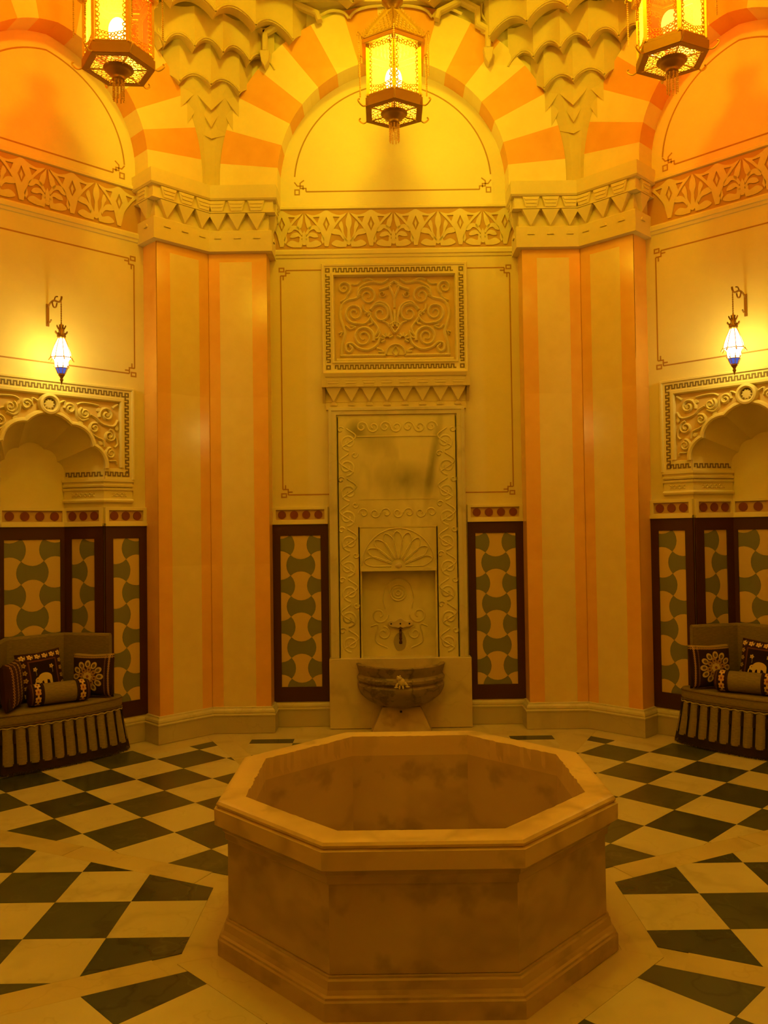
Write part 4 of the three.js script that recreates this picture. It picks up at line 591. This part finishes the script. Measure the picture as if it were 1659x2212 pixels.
const bolsterEnd = canvasTex(512, 128, (x, w, h) => { x.fillStyle = '#260b10'; x.fillRect(0, 0, w, h); x.fillStyle = '#6b4a35'; x.fillRect(0, 0, w, 8); x.fillRect(0, h - 8, w, 8); for (let k = 0; k < 8; k++) flowerPatch(x, 32 + k * 64, 64, 34, k % 2 ? '#dcbf98' : '#c49b80', '#8a4c40', 6); });
M.cAnimal = std({ map: cushionAnimal, roughness: 0.95, bumpMap: T.weave, bumpScale: 0.0015 }); M.cFlower = std({ map: cushionFlower, roughness: 0.95, bumpMap: T.weave, bumpScale: 0.0015 }); M.cStripe = std({ map: cushionStripe, roughness: 0.95 }); M.cBolster = std({ map: bolsterEnd, roughness: 0.95 });
function pillowGeo(w, h, t) {
  const N = 18, pos = [], uv = [], P = (i, j, s) => { const a = i / N * 2 - 1, b = j / N * 2 - 1, th = t / 2 * Math.pow(Math.max(0, (1 - a ** 4) * (1 - b ** 4)), 0.45), pin = 1 - 0.07 * (1 - Math.abs(a)) * b * b, pin2 = 1 - 0.07 * (1 - Math.abs(b)) * a * a; return [a * w / 2 * pin2, h / 2 + b * h / 2 * pin, s * th]; };
  for (const s of [1, -1]) for (let i = 0; i < N; i++) for (let j = 0; j < N; j++) for (const [a, b] of [[0, 0], [1, 0], [1, 1], [0, 0], [1, 1], [0, 1]]) { pos.push(...P(i + a, j + b, s)); uv.push((i + a) / N, (j + b) / N); }
  const g = new THREE.BufferGeometry(); g.setAttribute('position', new THREE.BufferAttribute(new Float32Array(pos), 3)); g.setAttribute('uv', new THREE.BufferAttribute(new Float32Array(uv), 2)); g.computeVertexNormals(); return toCreasedNormals(g, 1.2);
}
function tasselGeo(len) { return merged([lathe([[0.001, 0], [0.008, -0.004], [0.009, -0.016], [0.006, -0.024], [0.010, -0.034], [0.016, -len], [0.001, -len - 0.002]], 8)]); }
G.tassel = tasselGeo(0.12);
function sofa(i, mirror) {
  const f = frames[i], turn = i * PI / 4, sg = mirror ? -1 : 1, base = new THREE.Vector3(0, 0, -DEP).applyMatrix4(f);
  const t = thing('alcove_sofa', 'olive upholstered sofa with tasselled pleated skirt and dark fringe in a scalloped alcove', 'sofa', 'alcove sofas', null, base.toArray(), turn);
  mesh('backrest', sweep([[0.545, 0.10], [0.285, -0.325], [-0.285, -0.325], [-0.545, 0.10]], [[0, 0.12], [0, 1.045], [0.008, 1.065], [0.022, 1.072], [0.036, 1.068], [0.046, 1.05], [0.05, 0.12]], { map: floorMap }), M.olive, t);
  const fr = new THREE.CatmullRomCurve3([[0.585, 0.075], [0.60, 0.15], [0.50, 0.215], [0.25, 0.262], [0, 0.278], [-0.25, 0.262], [-0.50, 0.215], [-0.60, 0.15], [-0.585, 0.075]].map(p => new THREE.Vector3(p[0], 0, p[1]))).getPoints(60).map(v => [v.x, v.z]);
  const plan = [...fr, [-0.52, 0.08], [-0.27, -0.30], [0.27, -0.30], [0.52, 0.08]], lay = (pts, y0, y1, bv) => plate(pts.map(([x, z]) => [x, -z]), y0, y1, [], bv).rotateX(-PI / 2);
  mesh('seat_base', lay(plan.map(([x, z]) => [x * 0.975, z * 0.975]), 0.10, 0.395), M.olive, t);
  const g = new THREE.ExtrudeGeometry(shapeOf(plan.map(([x, z]) => [x, -z])), { depth: 0.05, bevelEnabled: true, bevelThickness: 0.032, bevelSize: 0.028, bevelOffset: -0.014, bevelSegments: 4 }).rotateX(-PI / 2).translate(0, 0.425, 0);
  const seat = mesh('seat_cushion', toCreasedNormals(norm(g), 0.6), M.olive, t);
  const pip = y => tube(fr.map(([x, z]) => [x * 1.018, y, z * 1.04 + 0.002]), 0.006, 6, 80);
  mesh('piping', [pip(0.482), pip(0.400)], M.oliveDark, seat);
  // skirt: lining, pleats, fringe, cord and tassels
  const cum = [0]; for (let k = 1; k < fr.length; k++) cum.push(cum[k - 1] + Math.hypot(fr[k][0] - fr[k - 1][0], fr[k][1] - fr[k - 1][1])); const L = cum[cum.length - 1];
  const on = s => { s = Math.max(0, Math.min(L, s)); let k = 1; while (k < cum.length - 1 && cum[k] < s) k++; const q = (s - cum[k - 1]) / (cum[k] - cum[k - 1]), a = fr[k - 1], b = fr[k], dx = b[0] - a[0], dz = b[1] - a[1], l = Math.hypot(dx, dz) || 1; return { p: [a[0] + dx * q, a[1] + dz * q], n: [dz / l, -dx / l] }; };
  const sk = (s, y, o) => { const { p, n } = on(s), nn = [Math.abs(n[1]) < 0.01 && n[1] === 0 ? n[0] : n[0], n[1]], fl = (0.39 - y) / 0.39 * 0.07 + o, sx = nn[0] * p[0] + nn[1] * (p[1]) < 0 ? -1 : 1; return [p[0] + sx * nn[0] * fl, y, p[1] + sx * nn[1] * fl]; };
  const lin2 = []; for (let k = 0; k < 48; k++) { const a = sk(L * k / 48, 0.39, -0.012), b = sk(L * (k + 1) / 48, 0.39, -0.012), c = sk(L * (k + 1) / 48, 0.02, -0.012), d = sk(L * k / 48, 0.02, -0.012); lin2.push(...a, ...d, ...c, ...a, ...c, ...b); }
  mesh('skirt_lining', tris(lin2), M.skirtLining, t);
  const n = 14, ts = [];
  for (let k = 0; k < n; k++) {
    const s0 = L * k / n, s1 = L * (k + 1) / n, w = s1 - s0, N = 6, rows = [0.39, 0.36, 0.30, 0.22, 0.15, 0.085], o = [], R = rows.map((y, r) => Array.from({ length: N + 1 }, (_, q) => { const gp = 0.05 + 0.06 * Math.min(1, r / 2); return sk(s0 + w * (gp + (1 - 2 * gp) * q / N), y, 0.016 * Math.sin(PI * q / N) * (0.6 + 0.2 * r) + 0.002); }));
    for (let r = 0; r + 1 < R.length; r++) band(R[r], R[r + 1], o);
    mesh('skirt_pleat', toCreasedNormals(tris(o), 0.9), M.olive, t);
    const ta = mesh('tassel', G.tassel, M.tassel, t, { raw: true }); const tp = sk(s0 + w * 0.03, 0.375, 0.016); ta.position.set(...tp);
  }
  const fg = []; for (let k = 0; k < 170; k++) { const s = L * (k + 0.5) / 170, a = sk(s - 0.0035, 0.098, 0.012), b = sk(s + 0.0035, 0.098, 0.012), yb = 0.004 + 0.012 * rnd(), c = sk(s + 0.003, yb, 0.016), d = sk(s - 0.003, yb, 0.016); fg.push(...a, ...d, ...c, ...a, ...c, ...b); }
  mesh('fringe', tris(fg), M.tassel, t, { kind: 'stuff', label: 'dark thread fringe' });
  const cord = Array.from({ length: 41 }, (_, k) => sk(L * k / 40, 0.386 - 0.010 * (k % 2), 0.012)); mesh('skirt_cord', [tube(cord, 0.006, 5, 120), ...cord.filter((_, k) => k % 2).map(p => new THREE.SphereGeometry(0.008, 6, 5).translate(...p))], M.cordPale, t);
  // cushions, each its own thing
  const put = (name, label, grp, x, y, z, ry, rx, rz, parts) => { const p = new THREE.Vector3(sg * x, y, z - DEP).applyMatrix4(f), o = thing(name, label, 'cushion', grp, null, p.toArray()); o.rotation.order = 'YXZ'; o.rotation.set(rx, turn + sg * ry, sg * rz); parts(o); return o; };
  const corner = (o, w, h, t2) => { for (const [a, b] of [[-1, 0.10], [1, 0.10]]) { const q = mesh('tassel', G.tassel, M.tassel, o, { raw: true }); q.position.set(a * w / 2, b + 0.02, t2); q.scale.setScalar(0.8); } };
  put('animal_cushion', 'square maroon cushion with embroidered pale animal inside a rose border on an alcove sofa', 'animal cushions on the sofas', 0.0, 0.528, -0.10, 0.10, -0.22, 0.05, o => { mesh('cover', pillowGeo(0.43, 0.42, 0.13), M.cAnimal, o, { raw: true }); });
  put('flower_cushion', 'maroon cushion with a large round embroidered flower resting against an alcove sofa wing', 'flower cushions on the sofas', 0.352, 0.514, 0.112, -0.92, -0.08, 0, o => { const m = mesh('cover', pillowGeo(0.40, 0.39, 0.13), M.cFlower, o, { raw: true }); if (mirror) m.scale.x = -1; corner(o, 0.40, 0.39, 0.03); });
  put('striped_cushion', 'maroon cushion with embroidered stripe rows seen from its edge on an alcove sofa', 'striped cushions on the sofas', -0.352, 0.514, 0.112, 0.92, -0.08, 0, o => { mesh('cover', pillowGeo(0.40, 0.40, 0.13), M.cStripe, o, { raw: true }); corner(o, 0.40, 0.40, 0.03); });
  put('bolster_cushion', 'olive cylindrical bolster with flowered maroon ends lying in front on an alcove sofa', 'bolsters on the sofas', 0.016, 0.516, 0.158, -0.16, 0, 0, o => {
    const cyl = (x0, x1, r) => new THREE.CylinderGeometry(r, r, x1 - x0, 32, 1, true).rotateZ(PI / 2).translate((x0 + x1) / 2, 0.092, 0);
    mesh('roll', [cyl(-0.14, 0.14, 0.09)], M.olive, o);
    for (const s of [-1, 1]) { mesh('flowered_band', cyl(s > 0 ? 0.14 : -0.235, s > 0 ? 0.235 : -0.14, 0.0915), M.cBolster, o, { uv: true }); mesh('end_cap', lathe([[0.0915, 0], [0.085, 0.016], [0.05, 0.022], [0.001, 0.016]], 24).rotateZ(-s * PI / 2).translate(s * 0.235, 0.092, 0), M.maroonCloth, o); mesh('binding_cord', new THREE.TorusGeometry(0.092, 0.005, 6, 32).rotateY(PI / 2).translate(s * 0.14, 0.092, 0), M.tassel, o); }
  });
}
sofa(1, false); sofa(7, true);

// ---------------------------------------------------------------- hanging lanterns
const hexPt = (R, k, y) => [R * Math.sin(k * PI / 3), y, R * Math.cos(k * PI / 3)];     // vertex 0 looks along +z
const hex2 = R => Array.from({ length: 6 }, (_, k) => { const p = hexPt(R, k, 0); return [p[0], -p[2]]; });
function bar(a, b, w, d = w) { const A3 = new THREE.Vector3(...a), B3 = new THREE.Vector3(...b), l = A3.distanceTo(B3), g = new THREE.BoxGeometry(w, l, d); g.applyQuaternion(new THREE.Quaternion().setFromUnitVectors(new THREE.Vector3(0, 1, 0), B3.clone().sub(A3).normalize())); return g.translate(...A3.add(B3).multiplyScalar(0.5).toArray()); }
const beads = (x, y, z, n, r, st) => Array.from({ length: n }, (_, k) => new THREE.OctahedronGeometry(r, 0).scale(1, 1.25, 1).translate(x, y - k * st, z));
function buildLantern() {
  const t = new THREE.Group(), flat = (o, i2, y0, y1, bv = 0.004) => plate(hex2(o), y0, y1, i2 ? [hex2(i2).reverse()] : [], bv).rotateX(-PI / 2);
  mesh('base_tray', [flat(0.285, 0.225, -0.035, 0.045), flat(0.27, 0.235, 0.045, 0.075)], M.brassDark, t);
  const gr = [], N = 18; for (const [R, q] of [[0.205, 24], [0.165, 19], [0.128, 14]]) for (let k = 0; k < q; k++) { const a = k / q * 2 * PI; gr.push(new THREE.TorusGeometry(0.019, 0.0042, 4, 10).rotateX(PI / 2).translate(R * Math.sin(a), -0.028, R * Math.cos(a))); }
  for (let k = 0; k < 6; k++) gr.push(bar(hexPt(0.10, k, -0.03), hexPt(0.24, k, -0.03), 0.012));
  mesh('base_filigree', gr, M.brass, t);
  mesh('base_dish', lathe([[0.115, -0.02], [0.118, -0.032], [0.10, -0.04], [0.092, -0.05], [0.085, -0.065], [0.055, -0.085], [0.046, -0.10], [0.05, -0.115], [0.03, -0.125], [0.001, -0.125]], 28), M.brassDark, t);
  const bt = []; for (let k = 0; k < 9; k++) { const a = k * 2 * PI / 9; bt.push(...beads(0.042 * Math.sin(a), -0.13, 0.042 * Math.cos(a), 11, 0.0075, 0.0145)); } mesh('bead_tassel', bt, M.brass, t);
  for (let k = 0; k < 6; k++) mesh('post', [bar(hexPt(0.258, k, 0.06), hexPt(0.258, k, 0.51), 0.030), new THREE.SphereGeometry(0.017, 8, 6).translate(...hexPt(0.262, k, 0.07))], M.brass, t);
  const ap = 0.258 * Math.cos(PI / 6) - 0.004, hw = 0.258 * 0.5 - 0.010, fil = [];
  for (const s of [-1, 1]) for (let q = 0; q < 12; q++) fil.push(new THREE.TorusGeometry(0.014, 0.0055, 4, 8).translate(s * (hw - 0.013 - (q % 2) * 0.006), 0.09 + q * 0.036, 0));
  for (let q = 0; q < 8; q++) fil.push(new THREE.TorusGeometry(0.014, 0.0055, 4, 8).translate(-0.085 + q * 0.0243, 0.088 + (q % 2) * 0.008, 0), new THREE.TorusGeometry(0.014, 0.0055, 4, 8).translate(-0.085 + q * 0.0243, 0.488 - (q % 2) * 0.008, 0), new THREE.TorusGeometry(0.011, 0.0045, 4, 8).translate(-0.085 + q * 0.0243, 0.118 + Math.abs(q - 3.5) * 0.006, 0));
  const filG = merged(fil), paneG = norm(new THREE.PlaneGeometry(hw * 2 + 0.008, 0.425).translate(0, 0.285, 0));
  for (let k = 0; k < 6; k++) { const red = k === 1 || k === 4, p = mesh('pane', paneG, red ? M.redGlass : M.amber, t, { raw: true, label: red ? 'red glass pane' : 'amber glass pane' }), a = (k + 0.5) * PI / 3; p.position.set(ap * Math.sin(a), 0, ap * Math.cos(a)); p.rotation.y = a; const q = mesh('pane_filigree', filG, M.brass, p, { raw: true }); q.position.z = 0.006; }
  mesh('eave', [flat(0.315, 0.255, 0.505, 0.545), flat(0.30, 0.24, 0.545, 0.565)], M.brass, t);
  for (let k = 0; k < 6; k++) {
    const P = (u, v) => { const a = hexPt(0.305 + (0.06 - 0.305) * v, k, 0.56 + 0.31 * v), b = hexPt(0.305 + (0.06 - 0.305) * v, k + 1, 0.56 + 0.31 * v); return [a[0] + (b[0] - a[0]) * u, a[1], a[2] + (b[2] - a[2]) * u]; }, o = [];
    for (let q = 0; q < 8; q++) o.push(bar(P(0, q / 8), P(1, q / 8), 0.012)); for (let q = -6; q < 9; q++) { const c0 = q / 8, s0 = Math.max(0, -c0 / 0.9), e0 = Math.min(1, (1 - c0) / 0.9); if (e0 > s0) { o.push(bar(P(c0 + 0.9 * s0, s0), P(c0 + 0.9 * e0, e0 * 0.999), 0.014)); const m = u => 1 - u; o.push(bar(P(m(c0 + 0.9 * s0), s0), P(m(c0 + 0.9 * e0), e0 * 0.999), 0.014)); } }
    mesh('roof_panel', o, M.brass, t);
    const sp = []; for (let q = 1; q < 14; q++) { const v = q / 14, a = hexPt(0.312 + (0.065 - 0.312) * v, k, 0.565 + 0.31 * v), b = hexPt(0.312 + (0.065 - 0.312) * v + 0.016, k, 0.565 + 0.31 * v + 0.022); sp.push(bar(a, b, 0.012)); }
    mesh('ridge', [bar(hexPt(0.31, k, 0.56), hexPt(0.062, k, 0.872), 0.026), ...sp], M.brass, t);
    const e = hexPt(0.345, k, 0.60); mesh('bead_string', [bar(hexPt(0.30, k, 0.55), e, 0.008), tube([hexPt(0.335, k, 0.58), e, hexPt(0.362, k, 0.59), hexPt(0.36, k, 0.565)], 0.005, 5), ...beads(e[0], 0.565, e[2], 22, 0.0095, 0.0165)], M.brass, t);
    mesh('corner_scroll', tube([hexPt(0.27, k, -0.02), hexPt(0.31, k, -0.035), hexPt(0.345, k, -0.015), hexPt(0.36, k, 0.01), hexPt(0.345, k, 0.02)], 0.007, 5), M.brass, t);
  }
  mesh('crown', [lathe([[0.06, 0.865], [0.07, 0.875], [0.05, 0.885], [0.045, 0.90], [0.07, 0.94], [0.105, 0.975], [0.11, 1.01], [0.10, 1.01], [0.09, 0.98], [0.03, 0.93], [0.001, 0.92]], 6)], M.brassDark, t);
  mesh('hanging_rod', [new THREE.CylinderGeometry(0.009, 0.009, 3.62, 8).translate(0, 2.74, 0), lathe([[0.001, 0.92], [0.03, 0.94], [0.018, 0.97], [0.026, 1.02], [0.012, 1.06], [0.001, 1.06]], 12)], M.brass, t);
  const b = mesh('bulb', new THREE.SphereGeometry(0.075, 20, 14).scale(1, 1.45, 1).translate(0, 0.27, 0), M.bulb, t, { label: 'glowing lamp bulb' }); b.castShadow = false;
  mesh('bulb_socket', [new THREE.CylinderGeometry(0.022, 0.026, 0.17, 12).translate(0, 0.10, 0)], M.brassDark, t);
  return t;
}
const proto = buildLantern();
const LANTERNS = [[0, -2.95, 0, 'hexagonal brass lantern of amber and red glass hanging before the lunette above the fountain', null], [-2.18, -2.18, rad(-26), 1], [2.18, -2.18, rad(-125.4), 1], [-3.0, 0, PI / 2, 2], [3.0, 0, -PI / 2, 2], [-2.18, 2.18, 0.4, 2], [2.18, 2.18, 0.2, 2]];
for (const [x, z, ry, lb] of LANTERNS) {
  const o = proto.clone(); o.name = numbered('hanging_lantern'); scene.add(o); o.position.set(x, 5.67, z); o.rotation.y = ry;
  if (lb === 1) tag(o, 'hexagonal brass lantern of amber and red glass hanging before the arch of an alcove bay', 'lantern', 'lanterns before the alcove bays'); else if (lb === 2) tag(o, 'hexagonal brass lantern hanging on the entrance half of the hall', 'lantern', 'lanterns on the entrance half'); else tag(o, lb, 'lantern');
  const l = new THREE.PointLight(LAMP_WARM, LANTERN_CD, 0, 2); l.name = 'lantern_light'; l.position.set(x, 5.67 + 0.25, z); l.castShadow = true; l.shadow.radius = 2.5; scene.add(l);
}

// the large lantern in the dome, above the picture: its light falls on rim and floor from overhead
{
  const o = proto.clone(), k = 1.8; o.name = numbered('dome_lantern'); o.remove(o.getObjectByName('hanging_rod')); scene.add(o); o.position.set(0, 7.6, 0); o.scale.setScalar(k);
  mesh('hanging_rod', [new THREE.CylinderGeometry(0.008, 0.008, 0.85, 8).translate(0, 1.32, 0)], M.brass, o);
  tag(o, 'large hexagonal brass lantern hanging from the crown of the dome', 'lantern');
  const l = new THREE.PointLight(LAMP_WARM, DOME_CD, 0, 2); l.name = 'dome_lantern_light'; l.position.set(0, 7.6 + 0.27 * k, 0); l.castShadow = true; l.shadow.radius = 13; scene.add(l);
}

// ---------------------------------------------------------------- wall lamps over the alcoves
function wallLamp(i) {
  const f = frames[i], seen = i === 1 || i === 7, pos = new THREE.Vector3(0, 4.02, -DEP).applyMatrix4(f);
  const t = thing('wall_lamp', seen ? 'small glass drop lamp hanging from a scrolled bracket above a sofa alcove' : 'small glass drop lamp on a bracket beside the entrance', 'lamp', seen ? 'lamps above the sofa alcoves' : 'lamps beside the entrance', null, pos.toArray(), i * PI / 4);
  mesh('bracket', [box(-0.013, 0.013, -0.17, 0.03, 0, 0.012), tube([[0, 0.0, 0.01], [0, 0.03, 0.07], [0, 0.035, 0.14], [0, 0.01, 0.21], [0, 0.0, 0.26], [0, 0.02, 0.29], [0, 0.04, 0.295]], 0.009, 6), tube([[0, -0.14, 0.01], [0, -0.14, 0.06], [0, -0.125, 0.08]], 0.007, 6), tube([[0, 0.03, 0.10], [0, -0.02, 0.13], [0, -0.03, 0.18], [0, 0.0, 0.20]], 0.007, 6), tube([[0, 0.035, 0.14], [0, 0.06, 0.17], [0, 0.055, 0.21]], 0.006, 6)], M.brassDark, t);
  const zl = 0.285; mesh('chain', [new THREE.CylinderGeometry(0.004, 0.004, 0.23, 6).translate(0, -0.10, zl), ...beads(0, -0.03, zl, 9, 0.008, 0.02)], M.brassDark, t);
  const sp = []; for (let k = 0; k < 8; k++) { const a = k * PI / 4, c = Math.cos(a), s = Math.sin(a); sp.push(bar([0.026 * c, -0.245, zl + 0.026 * s], [0.040 * c, -0.215, zl + 0.040 * s], 0.008), bar([0.036 * c, -0.29, zl + 0.036 * s], [0.054 * c, -0.268, zl + 0.054 * s], 0.009)); }
  mesh('cap', [lathe([[0.001, -0.19], [0.008, -0.20], [0.012, -0.22], [0.022, -0.235], [0.026, -0.25], [0.020, -0.265], [0.034, -0.285], [0.038, -0.31], [0.030, -0.33], [0.001, -0.33]], 16).translate(0, 0, zl), ...sp], M.brassDark, t);
  const gl = mesh('glass', lathe([[0.026, -0.325], [0.035, -0.35], [0.058, -0.40], [0.078, -0.46], [0.080, -0.495], [0.062, -0.515], [0.055, -0.535], [0.058, -0.555], [0.046, -0.585], [0.040, -0.60]], 24).translate(0, 0, zl), M.lampGlass, t, { label: 'glowing white glass drop' }); gl.castShadow = false;
  const gb = mesh('glass_tip', lathe([[0.046, -0.585], [0.040, -0.602], [0.033, -0.62], [0.024, -0.635], [0.001, -0.64]], 24).translate(0, 0, zl), M.lampBlue, t, { label: 'blue glass tip' }); gb.castShadow = false;
  const cg = []; for (let k = 0; k < 8; k++) { const a = k * PI / 4 + 0.2, c = Math.cos(a), s = Math.sin(a), q = (r, y) => [r * c, y, zl + r * s]; cg.push(tube([q(0.030, -0.325), q(0.062, -0.40), q(0.084, -0.47), q(0.094, -0.51)], 0.0035, 5), bar(q(0.084, -0.49), q(0.106, -0.525), 0.009), tube([q(0.060, -0.545), q(0.050, -0.59), q(0.030, -0.64)], 0.003, 5), bar(q(0.056, -0.585), q(0.062, -0.57), 0.008)); }
  cg.push(new THREE.TorusGeometry(0.084, 0.004, 5, 24).rotateX(PI / 2).translate(0, -0.50, zl), new THREE.TorusGeometry(0.050, 0.004, 5, 24).rotateX(PI / 2).translate(0, -0.588, zl));
  mesh('filigree_cage', cg, M.brass, t);
  mesh('finial', lathe([[0.001, -0.63], [0.026, -0.635], [0.028, -0.65], [0.016, -0.665], [0.010, -0.68], [0.017, -0.69], [0.009, -0.705], [0.004, -0.725], [0.001, -0.735]], 12).translate(0, 0, zl), M.brassDark, t);
  const l = new THREE.PointLight(LAMP_WALL, WALLLAMP_CD, 0, 2); l.name = 'wall_lamp_light'; l.position.copy(new THREE.Vector3(0, 4.02 - 0.47, -DEP + zl).applyMatrix4(f)); l.castShadow = true; l.shadow.radius = 2; scene.add(l);
}
for (const i of [1, 7]) wallLamp(i);

renderer.render(scene, camera);
